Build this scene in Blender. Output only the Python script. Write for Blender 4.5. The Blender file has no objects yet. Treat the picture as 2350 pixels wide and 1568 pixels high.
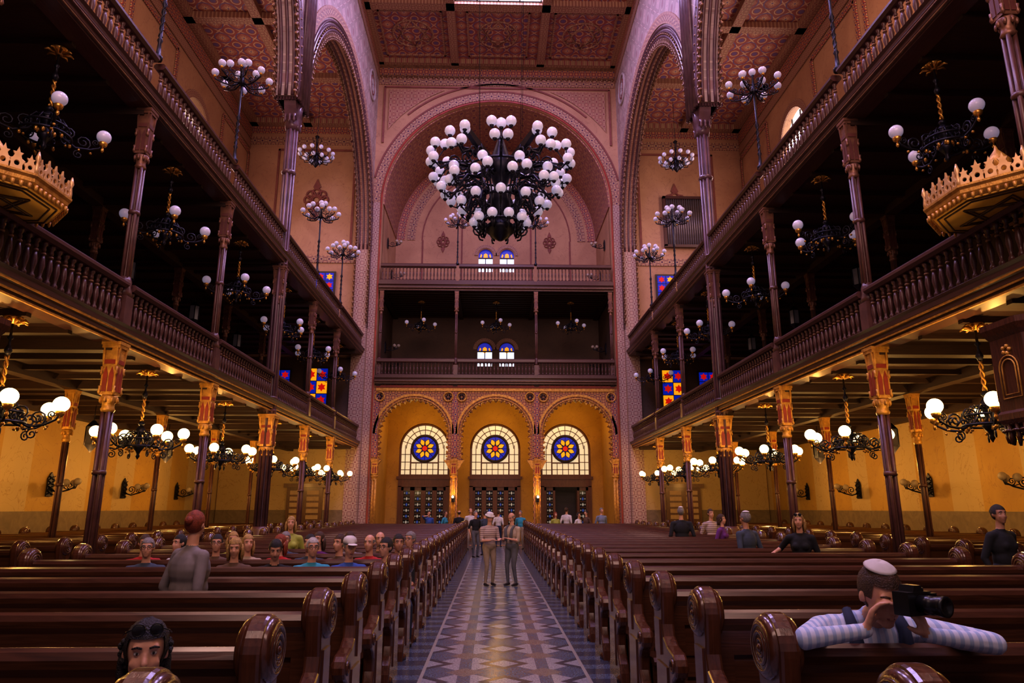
import bpy, math, random
import numpy as np
from mathutils import Vector, Matrix
random.seed(4)
scn=bpy.context.scene
COL=scn.collection
pi=math.pi
HC=1.85
COLY=[8.5,12.9,17.3,22.1,26.4,30.7]
BAYS=[10.8,15.2,19.8,24.4,28.7,33.4]
# ------------------------------------------------------------ node helper
class G:
    def __init__(s,name):
        s.mat=bpy.data.materials.new(name); s.mat.use_nodes=True
        s.nt=s.mat.node_tree; s.n=s.nt.nodes; s.l=s.nt.links
        s.b=s.n['Principled BSDF']; s.tc=s.n.new('ShaderNodeTexCoord')
    def put(s,sock,v):
        if isinstance(v,bpy.types.NodeSocket): s.l.new(v,sock)
        elif v is not None:
            if isinstance(v,(tuple,list)) and len(v)==3 and len(sock.default_value)==4: v=(*v,1)
            sock.default_value=v
    def m(s,op,a,b=None,c=None):
        n=s.n.new('ShaderNodeMath'); n.operation=op
        s.put(n.inputs[0],a); s.put(n.inputs[1],b)
        if c is not None: s.put(n.inputs[2],c)
        return n.outputs[0]
    def mix(s,f,a,b):
        n=s.n.new('ShaderNodeMix'); n.data_type='RGBA'
        s.put(n.inputs[0],f); s.put(n.inputs[6],a); s.put(n.inputs[7],b); return n.outputs[2]
    def noise(s,scale,detail=3,vec=None,dist=0):
        n=s.n.new('ShaderNodeTexNoise'); n.inputs['Scale'].default_value=scale; n.inputs['Detail'].default_value=detail
        n.inputs['Distortion'].default_value=dist
        s.l.new(vec if vec else s.tc.outputs['Object'],n.inputs['Vector']); return n.outputs['Fac']
    def sep(s,which='Object'):
        n=s.n.new('ShaderNodeSeparateXYZ'); s.l.new(s.tc.outputs[which],n.inputs[0]); return n.outputs
    def ramp(s,f,lo,hi):
        n=s.n.new('ShaderNodeMapRange'); s.put(n.inputs[0],f); n.inputs[1].default_value=lo; n.inputs[2].default_value=hi; return n.outputs[0]
    def bump(s,h,st=.3,d=.02):
        n=s.n.new('ShaderNodeBump'); n.inputs['Strength'].default_value=st; n.inputs['Distance'].default_value=d
        s.l.new(h,n.inputs['Height']); s.l.new(n.outputs[0],s.b.inputs['Normal'])
    def out(s,col,rough=.5,metal=0,coat=0,emit=None,es=0):
        s.put(s.b.inputs['Base Color'],col); s.put(s.b.inputs['Roughness'],rough); s.b.inputs['Metallic'].default_value=metal
        s.b.inputs['Coat Weight'].default_value=coat; s.b.inputs['Coat Roughness'].default_value=.15
        if emit is not None:
            s.put(s.b.inputs['Emission Color'],emit); s.b.inputs['Emission Strength'].default_value=es
        return s.mat
def pm(name,c1,c2=None,rough=.5,metal=0,scale=4,coat=0,es=0,emit=None,bump=0):
    g=G(name)
    if c2 is None: c2=tuple(min(1,x*.72) for x in c1)
    f=g.noise(scale,4)
    f=g.ramp(f,.35,.65)
    if bump: g.bump(g.noise(scale*4),bump)
    return g.out(g.mix(f,c1,c2),rough,metal,coat,emit,es)
def wood(name,c1,c2,axis='x',rough=.28,coat=.4):
    g=G(name); mp=g.n.new('ShaderNodeMapping'); g.l.new(g.tc.outputs['Object'],mp.inputs[0])
    sc={'x':(1,14,14),'y':(14,1,14),'z':(14,14,1)}[axis]; mp.inputs['Scale'].default_value=sc
    f=g.noise(2.2,5,mp.outputs[0],1.2); f2=g.ramp(f,.3,.7)
    g.bump(f,.08)
    return g.out(g.mix(f2,c1,c2),rough,0,coat)
def orn(name,bg,c1,c2,c3,cell=.6,axes=(0,2),coord='Object',rough=.6,w=.03,fl=.12):
    g=G(name); s=g.sep(coord)
    u=g.m('DIVIDE',s[axes[0]],cell); v=g.m('DIVIDE',s[axes[1]],cell)
    pu=g.m('PINGPONG',u,.5); pv=g.m('PINGPONG',v,.5)
    d=g.m('SQRT',g.m('ADD',g.m('MULTIPLY',pu,pu),g.m('MULTIPLY',pv,pv)))
    q1=g.m('SUBTRACT',.5,pu); q2=g.m('SUBTRACT',.5,pv)
    e=g.m('SQRT',g.m('ADD',g.m('MULTIPLY',q1,q1),g.m('MULTIPLY',q2,q2)))
    dia=g.m('ADD',pu,pv)
    ang=g.m('ARCTAN2',pv,pu)
    pet=g.m('ADD',fl,g.m('MULTIPLY',fl*.45,g.m('COSINE',g.m('MULTIPLY',ang,8))))
    def line(x,at,ww): return g.m('LESS_THAN',g.m('ABSOLUTE',g.m('SUBTRACT',x,at)),ww)
    n=g.noise(1.3,4)
    col=g.mix(g.ramp(n,.3,.7),bg,tuple(x*.75 for x in bg))
    col=g.mix(g.m('LESS_THAN',dia,.33),col,c3)
    col=g.mix(line(dia,.5,w),col,c1)
    col=g.mix(line(d,.36,w*.7),col,c2)
    col=g.mix(g.m('LESS_THAN',e,.13),col,c2)
    col=g.mix(line(e,.2,w*.6),col,c1)
    col=g.mix(g.m('LESS_THAN',d,pet),col,c1)
    col=g.mix(g.m('LESS_THAN',d,fl*.35),col,c2)
    return g.out(col,rough)
# ------------------------------------------------------------ materials
iron=pm('wrought_iron',(.016,.016,.028),(.03,.026,.04),.38,.7,8)
gold=pm('gilded_metal',(.8,.46,.1),(.5,.26,.05),.3,.8,9)
goldp=pm('gilded_paint',(.76,.43,.08),(.46,.23,.04),.42,.3,9,bump=.3)
lacem=pm('dull_gilt_lace',(.32,.18,.1),(.19,.09,.055),.45,.3,9)
redp=pm('red_paint',(.36,.045,.02),(.24,.03,.015),.5)
colm=pm('brown_column_paint',(.135,.055,.042),(.085,.032,.026),.42,0,5,coat=.12)
pilm=pm('mauve_pillar_paint',(.15,.072,.085),(.09,.042,.052),.34,0,3,coat=.25)
railw=wood('brown_balcony_wood',(.11,.04,.032),(.062,.022,.019),'y',.38,.15)
darkw=wood('dark_ceiling_wood',(.055,.022,.012),(.03,.012,.008),'x',.6,0)
pewx=wood('pew_wood_long',(.1,.035,.016),(.05,.017,.008),'x',.28,.4)
pewz=wood('pew_wood_upright',(.12,.04,.018),(.06,.019,.009),'z',.24,.5)
doorw=wood('door_wood',(.2,.08,.03),(.11,.04,.015),'z',.35,.2)
globe_off=pm('faint_glow_opal_glass',(.66,.62,.72),(.58,.54,.66),.18,0,2,es=.13,emit=(.72,.66,1))  # unlit globes: a faint glow is put into the glass
globe_on=pm('lit_opal_glass',(.9,.8,.6),(.9,.8,.6),.2,0,2,es=9,emit=(1,.72,.3))
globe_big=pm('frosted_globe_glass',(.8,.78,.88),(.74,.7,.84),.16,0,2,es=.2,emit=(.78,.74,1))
def wallmat(name,a,b,vein,rough=.65,stripe=None,dado=None):
    g=G(name); f=g.ramp(g.noise(.5,5,dist=.6),.35,.65); col=g.mix(f,a,b)
    f2=g.ramp(g.noise(2.6,6,dist=1.5),.35,.7); col=g.mix(g.m('MULTIPLY',f2,.16),col,b)
    v=g.noise(.9,6,dist=2.5); vv=g.m('LESS_THAN',g.m('ABSOLUTE',g.m('SUBTRACT',v,.5)),.006)
    s=g.sep()
    if stripe:
        per,ax,c=stripe
        k=g.m('GREATER_THAN',g.m('FRACT',g.m('DIVIDE',s[ax],per)),.55); col=g.mix(g.m('MULTIPLY',k,.8),col,c)
    col=g.mix(g.m('MULTIPLY',vv,.6),col,vein)
    if dado:
        h,c=dado; c=g.mix(f2,c,tuple(x*.7 for x in c)); col=g.mix(g.m('LESS_THAN',s[2],h),col,c)
    return g.out(col,rough)
w_up=wallmat('painted_plaster',(.54,.32,.18),(.43,.235,.13),(.3,.14,.09))
w_low=wallmat('ochre_marbled_plaster',(.62,.38,.08),(.52,.3,.055),(.38,.2,.05),.6,(3.1,1,(.62,.47,.24)),(1.75,(.29,.21,.13)))
w_rec=wallmat('ochre_plaster',(.66,.39,.06),(.52,.29,.04),(.38,.19,.03))
w_shade=wallmat('shade_toned_plaster',(.14,.075,.048),(.09,.05,.034),(.06,.03,.02))  # umber stands for shade inside the unlit galleries, put into the colour
w_nave=orn('stencilled_nave_plaster',(.42,.32,.28),(.54,.42,.35),(.32,.19,.18),(.47,.35,.31),1.3,(1,2),w=.02,fl=.09)
vaultm=orn('stencilled_vault',(.4,.18,.12),(.54,.32,.17),(.22,.07,.11),(.34,.13,.11),.75,(1,0),'UV',w=.03)
ceilm=orn('coffered_ceiling_paint',(.38,.1,.08),(.6,.4,.24),(.17,.1,.24),(.44,.18,.12),1.0,(0,1),w=.04)
ceilb=orn('ceiling_beam_paint',(.36,.21,.12),(.54,.36,.22),(.3,.09,.08),(.34,.17,.11),.34,(0,1),w=.05)
bandm=orn('rosette_band',(.42,.23,.14),(.58,.42,.24),(.12,.04,.08),(.34,.11,.08),.42,(0,1),'UV',w=.04,fl=.16)
bandr=orn('red_rosette_band',(.38,.09,.06),(.62,.42,.18),(.08,.05,.16),(.44,.05,.04),.34,(0,1),'UV',w=.05,fl=.16)
bandf=orn('fine_border_band',(.42,.24,.16),(.56,.38,.23),(.22,.07,.07),(.34,.15,.11),.2,(0,1),'UV',w=.07)
bandl=orn('pier_border_band',(.46,.32,.26),(.58,.44,.34),(.26,.1,.1),(.4,.22,.18),.34,(0,1),'UV',w=.05,fl=.15)
arcm=orn('portal_mosaic_paint',(.38,.12,.05),(.7,.44,.12),(.1,.05,.08),(.46,.16,.06),.3,(0,2),w=.05,fl=.14)
maroon=pm('maroon_stencil',(.28,.09,.07),(.22,.07,.055),.7)
pale=pm('pale_stencil',(.5,.42,.4))
cream=pm('cream_glass',(.7,.6,.42),(.66,.55,.38),.3,es=.58,emit=(1,.82,.5))
leadm=pm('lead_came',(.05,.03,.02),None,.5)
def em(n,c,s): return pm(n,tuple(x*.5 for x in c),None,.4,es=s,emit=c)
gblue=em('blue_glass',(.003,.025,.6),.5); gyel=em('amber_glass',(1,.42,.01),.8); gred=em('red_glass',(.75,.01,.005),.6); gwhite=em('pale_glass',(.75,.8,1),1.1)
gskyl=em('skylight_glass',(.72,.66,1),7); gwin=em('daylight_glass',(1,.85,.85),3)
mirror_d=pm('dark_pane_glass',(.03,.025,.02),None,.12)
g=G('aisle_stone_tiles'); s=g.sep(); c=.92
u=g.m('DIVIDE',s[0],c); v=g.m('DIVIDE',s[1],c); pu=g.m('PINGPONG',u,.5); pv=g.m('PINGPONG',v,.5)
dia=g.m('ADD',pu,pv); sp=g.ramp(g.noise(45,2),.42,.6)
cA_=g.mix(sp,(.05,.08,.13),(.13,.16,.22)); cB_=g.mix(sp,(.36,.37,.4),(.22,.23,.26)); cC_=g.mix(sp,(.03,.035,.06),(.07,.08,.11)); cD_=g.mix(sp,(.22,.19,.17),(.14,.12,.12))
col=g.mix(g.m('GREATER_THAN',pu,pv),cA_,cB_)
mx_=g.m('MAXIMUM',pu,pv)
col=g.mix(g.m('GREATER_THAN',mx_,.42),col,cA_)
col=g.mix(g.m('LESS_THAN',dia,.34),col,cC_)
col=g.mix(g.m('LESS_THAN',dia,.2),col,cB_)
col=g.mix(g.m('GREATER_THAN',dia,.76),col,cD_)
ax=g.m('ABSOLUTE',s[0]); bs=g.mix(g.m('LESS_THAN',g.m('PINGPONG',g.m('DIVIDE',s[1],.5),.5),.22),cC_,cA_)
col=g.mix(g.m('GREATER_THAN',ax,.94),col,bs)
gr=g.m('LESS_THAN',g.m('ABSOLUTE',g.m('SUBTRACT',ax,.94)),.02); col=g.mix(gr,col,(.35,.33,.3))
tile=g.out(col,g.m('ADD',.18,g.m('MULTIPLY',g.noise(6),.12)),0,0)
floorb=pm('dark_floor_boards',(.06,.035,.025),None,.4)
# ------------------------------------------------------------ mesh builder
def nrm(v): return Vector(v).normalized()
class MB:
    def __init__(s): s.v=[];s.f=[];s.m=[];s.sm=[]
    def add(s,vs,fs,mat=0,smooth=False,mx=None):
        b=len(s.v)
        if mx is not None: vs=[mx@Vector(p) for p in vs]
        s.v+=[tuple(p) for p in vs]
        s.f+=[tuple(i+b for i in f) for f in fs]; s.m+=[mat]*len(fs); s.sm+=[smooth]*len(fs); return s
    def box(s,x0,x1,y0,y1,z0,z1,mat=0,mx=None):
        vs=[(x,y,z) for x in(x0,x1) for y in(y0,y1) for z in(z0,z1)]
        return s.add(vs,[(0,1,3,2),(4,6,7,5),(0,4,5,1),(2,3,7,6),(0,2,6,4),(1,5,7,3)],mat,False,mx)
    def lathe(s,prof,seg=12,c=(0,0,0),mat=0,mx=None,smooth=True,ph=0):
        vs=[];fs=[]
        for r,z in prof:
            for i in range(seg):
                a=2*pi*i/seg+ph; vs.append((c[0]+r*math.cos(a),c[1]+r*math.sin(a),c[2]+z))
        for j in range(len(prof)-1):
            for i in range(seg):
                k=(i+1)%seg; fs.append((j*seg+i,j*seg+k,(j+1)*seg+k,(j+1)*seg+i))
        fs.append(tuple(range(seg))[::-1]); fs.append(tuple((len(prof)-1)*seg+i for i in range(seg)))
        return s.add(vs,fs,mat,smooth,mx)
    def cone(s,p,q,r1,r2,seg=8,mat=0):
        return s.tube([p,q],[r1,r2],seg,mat)
    def tube(s,pts,r,seg=6,mat=0,mx=None):
        pts=[Vector(p) for p in pts]; n=len(pts); rs=r if isinstance(r,(list,tuple)) else [r]*n
        vs=[];fs=[]; ref=None
        for i,p in enumerate(pts):
            t=(pts[min(i+1,n-1)]-pts[max(i-1,0)]).normalized()
            if ref is None: ref=Vector((0,0,1)) if abs(t.z)<.9 else Vector((1,0,0))
            a=ref-t*ref.dot(t)
            if a.length<1e-4: a=t.orthogonal()
            a.normalize(); ref=a; b=t.cross(a)
            for k in range(seg):
                an=2*pi*k/seg; vs.append(p+(a*math.cos(an)+b*math.sin(an))*rs[i])
        for j in range(n-1):
            for i in range(seg):
                k=(i+1)%seg; fs.append((j*seg+i,j*seg+k,(j+1)*seg+k,(j+1)*seg+i))
        fs.append(tuple(range(seg))[::-1]); fs.append(tuple((n-1)*seg+i for i in range(seg)))
        return s.add(vs,fs,mat,True,mx)
    def sph(s,c,r,seg=12,rings=8,mat=0,mx=None):
        if not isinstance(r,(tuple,list)): r=(r,r,r)
        vs=[(c[0],c[1],c[2]-r[2])];fs=[]
        for j in range(1,rings):
            ph=-pi/2+pi*j/rings
            for i in range(seg):
                a=2*pi*i/seg; vs.append((c[0]+r[0]*math.cos(ph)*math.cos(a),c[1]+r[1]*math.cos(ph)*math.sin(a),c[2]+r[2]*math.sin(ph)))
        vs.append((c[0],c[1],c[2]+r[2])); L=len(vs)-1
        for i in range(seg):
            k=(i+1)%seg; fs.append((0,1+k,1+i)); fs.append((L,1+(rings-2)*seg+i,1+(rings-2)*seg+k))
            for j in range(rings-2): fs.append((1+j*seg+i,1+j*seg+k,1+(j+1)*seg+k,1+(j+1)*seg+i))
        return s.add(vs,fs,mat,True,mx)
    def ring(s,c,R,r,axis='z',seg=20,seg2=6,mat=0,mx=None,a0=0,a1=2*pi):
        vs=[];fs=[];full=abs(a1-a0-2*pi)<1e-4; n=seg if full else seg+1
        for i in range(n):
            a=a0+(a1-a0)*i/seg
            for k in range(seg2):
                b=2*pi*k/seg2; rr=R+r*math.cos(b); h=r*math.sin(b)
                x,y=rr*math.cos(a),rr*math.sin(a)
                p={'z':(x,y,h),'x':(h,x,y),'y':(x,h,y)}[axis]
                vs.append((c[0]+p[0],c[1]+p[1],c[2]+p[2]))
        for i in range(seg):
            j=(i+1)%n
            for k in range(seg2):
                l=(k+1)%seg2; fs.append((i*seg2+k,i*seg2+l,j*seg2+l,j*seg2+k))
        return s.add(vs,fs,mat,True,mx)
    def prism(s,pts,d0,d1,plane='xz',mat=0,mx=None,smooth=False):
        n=len(pts)
        def P(a,b,d): return {'xz':(a,d,b),'yz':(d,a,b),'xy':(a,b,d)}[plane]
        vs=[P(a,b,d0) for a,b in pts]+[P(a,b,d1) for a,b in pts]
        fs=[tuple(range(n)),tuple(range(2*n-1,n-1,-1))]+[(i,(i+1)%n,(i+1)%n+n,i+n) for i in range(n)]
        return s.add(vs,fs,mat,smooth,mx)
def tag(o,label=None,category=None,kind=None,group=None):
    if label:o['label']=label
    if category:o['category']=category
    if kind:o['kind']=kind
    if group:o['group']=group
    return o
def mk(name,mb,mats,parent=None,loc=(0,0,0),rot=0,label=None,category=None,kind=None,group=None):
    me=bpy.data.meshes.new(name); me.from_pydata(mb.v,[],mb.f)
    for m in (mats if isinstance(mats,(list,tuple)) else [mats]): me.materials.append(m)
    me.polygons.foreach_set('material_index',mb.m); me.polygons.foreach_set('use_smooth',mb.sm)
    me.update()
    o=bpy.data.objects.new(name,me); COL.objects.link(o); o.location=loc; o.rotation_euler=(0,0,rot)
    if parent: o.parent=parent
    return tag(o,label,category,kind,group)
def empty(name,loc=(0,0,0),rot=0,**k):
    o=bpy.data.objects.new(name,None); o.empty_display_size=.2; COL.objects.link(o); o.location=loc; o.rotation_euler=(0,0,rot); return tag(o,**k)
def inst(o,parent=None,loc=(0,0,0),rot=0,sc=None):
    c=o.copy(); COL.objects.link(c); c.parent=parent; c.location=loc; c.rotation_euler=(0,0,rot)
    if sc: c.scale=sc
    return c
def dup(root,loc,rot=0,sc=None,**k):
    r=root.copy(); COL.objects.link(r); r.location=loc; r.rotation_euler=(0,0,rot)
    if sc: r.scale=(sc,sc,sc) if not isinstance(sc,tuple) else sc
    def rec(a,b):
        for ch in list(a.children):
            c=ch.copy(); COL.objects.link(c); c.parent=b; rec(ch,c)
    rec(root,r); return tag(r,**k)
def shape2d(loops,depth,bevel=0):
    cu=bpy.data.curves.new('t','CURVE'); cu.dimensions='2D'; cu.fill_mode='BOTH'; cu.extrude=max(depth/2-bevel,0); cu.bevel_depth=bevel; cu.bevel_resolution=1
    for l in loops:
        sp=cu.splines.new('POLY'); sp.points.add(len(l)-1)
        for i,(a,b) in enumerate(l): sp.points[i].co=(a,b,0,1)
        sp.use_cyclic_u=True
    ob=bpy.data.objects.new('t',cu); COL.objects.link(ob); dg=bpy.context.evaluated_depsgraph_get()
    me=bpy.data.meshes.new_from_object(ob.evaluated_get(dg))
    vs=[tuple(v.co) for v in me.vertices]; fs=[tuple(p.vertices) for p in me.polygons]
    bpy.data.objects.remove(ob); bpy.data.curves.remove(cu); bpy.data.meshes.remove(me)
    return vs,fs
def XZ(y): return Matrix(((1,0,0,0),(0,0,-1,y),(0,1,0,0),(0,0,0,1)))
def YZ(x): return Matrix(((0,0,1,x),(1,0,0,0),(0,1,0,0),(0,0,0,1)))
def arch(cx,hw,z0,zs,n=24,cusp=0,lobe=.3,half=False):
    path=[]
    L1=zs-z0; La=pi*hw; tot=2*L1+La
    def at(t):
        if t<L1: return (cx-hw,z0+t),(1,0)
        if t<L1+La:
            a=pi-(t-L1)/hw; return (cx+hw*math.cos(a),zs+hw*math.sin(a)),(-math.cos(a),-math.sin(a))
        return (cx+hw,zs-(t-L1-La)),(-1,0)
    if cusp:
        k=max(1,round(tot/lobe)); N=k*6
        for i in range(N+1):
            t=tot*i/N; p,nn=at(t*.99999); o=cusp*(1-abs(math.sin(pi*i/6)))
            path.append((p[0]+nn[0]*o,p[1]+nn[1]*o))
    else:
        path=[(cx-hw,z0)]+[(cx+hw*math.cos(pi-pi*i/n),zs+hw*math.sin(pi-pi*i/n)) for i in range(n+1)]+[(cx+hw,z0)]
    return path
TR=[0]
def band(a,b,mat,th=.04,off=(0,0,0),label=None):
    TR[0]+=1
    a=[Vector(p)+Vector(off) for p in a]; b=[Vector(p)+Vector(off) for p in b]
    n=len(a); vs=[]; L=[0]
    for i in range(1,n): L.append(L[-1]+((a[i]-a[i-1]).length+(b[i]-b[i-1]).length)/2)
    for p,q in zip(a,b): vs+=[p,q]
    fs=[(2*i,2*i+1,2*i+3,2*i+2) for i in range(n-1)]
    me=bpy.data.meshes.new('trim'); me.from_pydata([tuple(v) for v in vs],[],fs); me.materials.append(mat)
    uv=me.uv_layers.new(name='UVMap'); w=(a[0]-b[0]).length
    for p in me.polygons:
        for li in p.loop_indices:
            vi=me.loops[li].vertex_index; uv.data[li].uv=(L[vi//2],(vi%2)*w)
    o=bpy.data.objects.new('trim_%d'%TR[0],me); COL.objects.link(o)
    if th:
        md=o.modifiers.new('s','SOLIDIFY'); md.thickness=th; md.offset=0
    return tag(o,label=label or 'painted ornamental border strip with rosettes',kind='structure')
def arcpts(cx,zc,R,y,n=40,a0=pi,a1=0): return [(cx+R*math.cos(a0+(a1-a0)*i/n),y,zc+R*math.sin(a0+(a1-a0)*i/n)) for i in range(n+1)]

# ============================================================ PEOPLE
def cm(name,c,c2=None,rough=.85,sc=6): return pm(name,c,c2,rough,0,sc)
SK=[pm('skin_fair',(.68,.38,.25),(.6,.32,.2),.5,0,9),pm('skin_tan',(.52,.28,.18),(.45,.23,.14),.5,0,9)]
LIP=pm('lips',(.42,.13,.11),None,.45)
SHOE=pm('shoe_leather',(.04,.03,.028),None,.4)
HAIR={k:pm('hair_'+k,c,tuple(x*.55 for x in c),.55,0,40,bump=.6) for k,c in dict(black=(.02,.015,.015),brown=(.08,.035,.015),grey=(.3,.28,.27),white=(.6,.57,.54),blond=(.55,.34,.1),red=(.34,.06,.015)).items()}
def plaid(name,a,b,per):
    g=G(name); s=g.sep(); k=g.m('GREATER_THAN',g.m('FRACT',g.m('DIVIDE',s[2],per)),.6);k2=g.m('GREATER_THAN',g.m('FRACT',g.m('DIVIDE',s[0],per)),.6)
    return g.out(g.mix(g.m('MULTIPLY',g.m('ADD',k,k2),.5),a,b),.85)
def stripes(name,a,b,per,ax=2):
    g=G(name); s=g.sep(); k=g.m('GREATER_THAN',g.m('FRACT',g.m('DIVIDE',s[ax],per)),.55); return g.out(g.mix(k,a,b),.85)
eyew=pm('eye_white',(.62,.58,.55),None,.25); eyed=pm('eye_iris',(.03,.015,.01),None,.1)
blkp=pm('black_plastic',(.012,.012,.014),None,.3)
def ik(s,t,l1,l2,hint):
    s=Vector(s);t=Vector(t); d=t-s; D=min(d.length,(l1+l2)*.995); u=d.normalized(); t=s+u*D
    a=(l1*l1-l2*l2+D*D)/(2*D); h=math.sqrt(max(l1*l1-a*a,0)); hv=Vector(hint); hv=(hv-u*hv.dot(u)).normalized()
    return s+u*a+hv*h,t
def capsule(mb,p,q,r1,r2,seg=10):
    p=Vector(p);q=Vector(q); u=(q-p).normalized() if (q-p).length>1e-6 else Vector((0,0,1))
    pts=[];rs=[]
    for k in (0,.3,.65): 
        pts.append(p-u*r1*math.cos(k*pi/2)); rs.append(max(r1*math.sin(k*pi/2),.0006))
    pts.append(p);rs.append(r1);pts.append(q);rs.append(r2)
    for k in (.65,.3,0): 
        pts.append(q+u*r2*math.cos(k*pi/2)); rs.append(max(r2*math.sin(k*pi/2),.0006))
    mb.tube(pts,rs,seg)
def person(x,y,rot=0,pose='stand',shirt=None,pants=None,skin=0,hair=('short','brown'),sleeve='short',sc=1.0,lean=0,hyaw=0,hpitch=0,
           hands=None,vox=.014,label='person standing',extra=(),z=0,bulk=1.0,hipz=None,eyes=True,fem=False,hz_=.705,hy_=-.015,hint=(.5,.8,-.6)):
    hz=hipz or {'stand':.91,'sit':.6,'crouch':.8}[pose]; P=[]
    L=Matrix.Translation((0,0,hz))@Matrix.Rotation(lean,4,'X')
    def c(p,r1,q,r2,reg): P.append(('c',Vector(p),r1,Vector(q),r2,reg))
    def e(cen,r,reg,mx=L): P.append(('e',Vector(cen),r,mx,reg))
    B=bulk
    e((0,0,.03),(.16*B,.115*B,.13),'pants'); e((0,-.005*B,.16),(.145*B,.11*B,.16),'shirt'); e((0,0,.32),(.165*B,.115*B,.19),'shirt')
    if fem:
        for s_ in(-1,1): e((s_*.07,-.085,.32),(.06,.055,.06),'shirt')
    sw=.16*(B*.5+.5) if not fem else .14*(B*.5+.5)
    c(L@Vector((-sw,.005,.44)),.062,L@Vector((sw,.005,.44)),.062,'shirt')
    c(L@Vector((0,.005,.46)),.075,L@Vector((0,0,.495)),.062,'shirt')
    c(L@Vector((-.08,.01,.465)),.055,L@Vector((.08,.01,.465)),.055,'shirt')
    c(L@Vector((0,0,.5)),.054,L@Vector((0,hy_+.005,hz_-.09)),.05,'skin')
    H=L@Matrix.Translation((0,hy_,hz_))@Matrix.Rotation(-lean*.8,4,'X')@Matrix.Rotation(hyaw,4,'Z')@Matrix.Rotation(hpitch,4,'X')@Matrix.Diagonal((.96,.96,.96,1))
    e((0,.012,.022),(.077,.095,.1),'skin',H); e((0,-.022,-.04),(.061,.072,.078),'skin',H); e((0,-.062,-.098),(.03,.025,.02),'skin',H)
    c(H@Vector((0,-.084,.012)),.008,H@Vector((0,-.104,-.026)),.0125,'skin')
    c(H@Vector((-.045,-.074,.036)),.009,H@Vector((.045,-.074,.036)),.009,'skin')
    e((0,-.091,-.06),(.022,.009,.008),'lip',H)
    for s_ in(-1,1):
        e((s_*.08,.012,-.008),(.011,.02,.03),'skin',H)
        e((s_*.038,-.064,-.028),(.022,.02,.022),'skin',H)
    for s_ in(-1,1):
        hp=Vector((s_*.088,0,hz))
        if pose=='stand': an=Vector((s_*.11,.02*s_,.075)); hn=(0,-1,0)
        elif pose=='sit': an=Vector((s_*.11,-.42,.075)); hn=(0,-.6,1)
        else: an=Vector((s_*.13,-.05,.075)); hn=(0,-1,.1)
        kn,an=ik(hp,an,.43,.415,hn)
        c(hp,.088*B,kn,.056,'pants'); c(kn,.056,an+Vector((0,0,.03)),.04,'pants'); c(an+Vector((0,.03,-.03)),.038,an+Vector((0,-.13,-.042)),.03,'shoe')
    hd=hands or {'stand':[((-.24,-.03,hz-.07),(0,-.1,-1),(1,0,0)),((.24,-.03,hz-.07),(0,-.1,-1),(-1,0,0))],
        'sit':[((-.1,-.27,hz+.08),(.3,-1,-.1),(0,0,-1)),((.1,-.27,hz+.08),(-.3,-1,-.1),(0,0,-1))],
        'crouch':[((-.2,-.3,hz+.1),(0,-1,0),(0,0,-1)),((.2,-.3,hz+.1),(0,-1,0),(0,0,-1))]}[pose]
    for i,s_ in enumerate((-1,1)):
        sh=L@Vector((s_*(sw+.03),.005,.44)); w,d,n=hd[i][:3]
        el,w=ik(sh,w,.29,.26,(s_*hint[0],hint[1],hint[2]))
        c(sh,.058,el,.045,'shirt'); c(el,.043 if sleeve=='long' else .038,w,.03 if sleeve=='long' else .026,'shirt' if sleeve=='long' else 'skin')
        d=nrm(d); n=Vector(n); n=(n-d*n.dot(d)).normalized(); t=d.cross(n); ts=1 if t.x*s_<0 else -1
        k0=hd[i][3] if len(hd[i])>3 else .35
        for o,kk in((-.03,.8),(-.01,1),(.01,.97),(.03,.85)):
            b=w+d*.085+t*o; c(w+d*.01+t*o*.5,.015,b,.0125,'skin'); dd=d.copy(); q=b
            for ln,rr in((.042,.0105),(.027,.0098),(.02,.009)):
                dd=(dd*math.cos(k0*kk)+n*math.sin(k0*kk)); dd.normalize(); n2=n; q2=q+dd*ln*kk; c(q,rr,q2,rr*.95,'skin'); q=q2
                n2=(n-dd*n.dot(dd)); n=n2.normalized() if n2.length>.1 else n
            n=Vector(hd[i][2]); n=(n-d*n.dot(d)).normalized()
        q=w+d*.025+t*ts*.02; q2=q+(d*.6+t*ts*.75+n*.35).normalized()*.042; c(q,.015,q2,.0115,'skin'); c(q2,.0115,q2+(d*.85+t*ts*.3+n*.45).normalized()*.034,.0098,'skin')
    mb=MB()
    for p in P:
        if p[0]=='c': capsule(mb,p[1],p[3],p[2],p[4])
        else: mb.sph(p[1],p[2],14,10,mx=p[3])
    me=bpy.data.meshes.new('p'); me.from_pydata(mb.v,[],mb.f); ob=bpy.data.objects.new('tmp',me); COL.objects.link(ob)
    md=ob.modifiers.new('r','REMESH'); md.mode='VOXEL'; md.voxel_size=vox
    md=ob.modifiers.new('sm','SMOOTH'); md.factor=.5; md.iterations=2
    dg=bpy.context.evaluated_depsgraph_get(); m2=bpy.data.meshes.new_from_object(ob.evaluated_get(dg)); bpy.data.objects.remove(ob)
    m2.name='person'
    nf=len(m2.polygons); cen=np.zeros(nf*3); m2.polygons.foreach_get('center',cen); cen=cen.reshape(-1,3)
    best=np.full(nf,9.); reg=np.zeros(nf,int); R={'skin':0,'shirt':1,'pants':2,'shoe':3,'lip':4}
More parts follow.
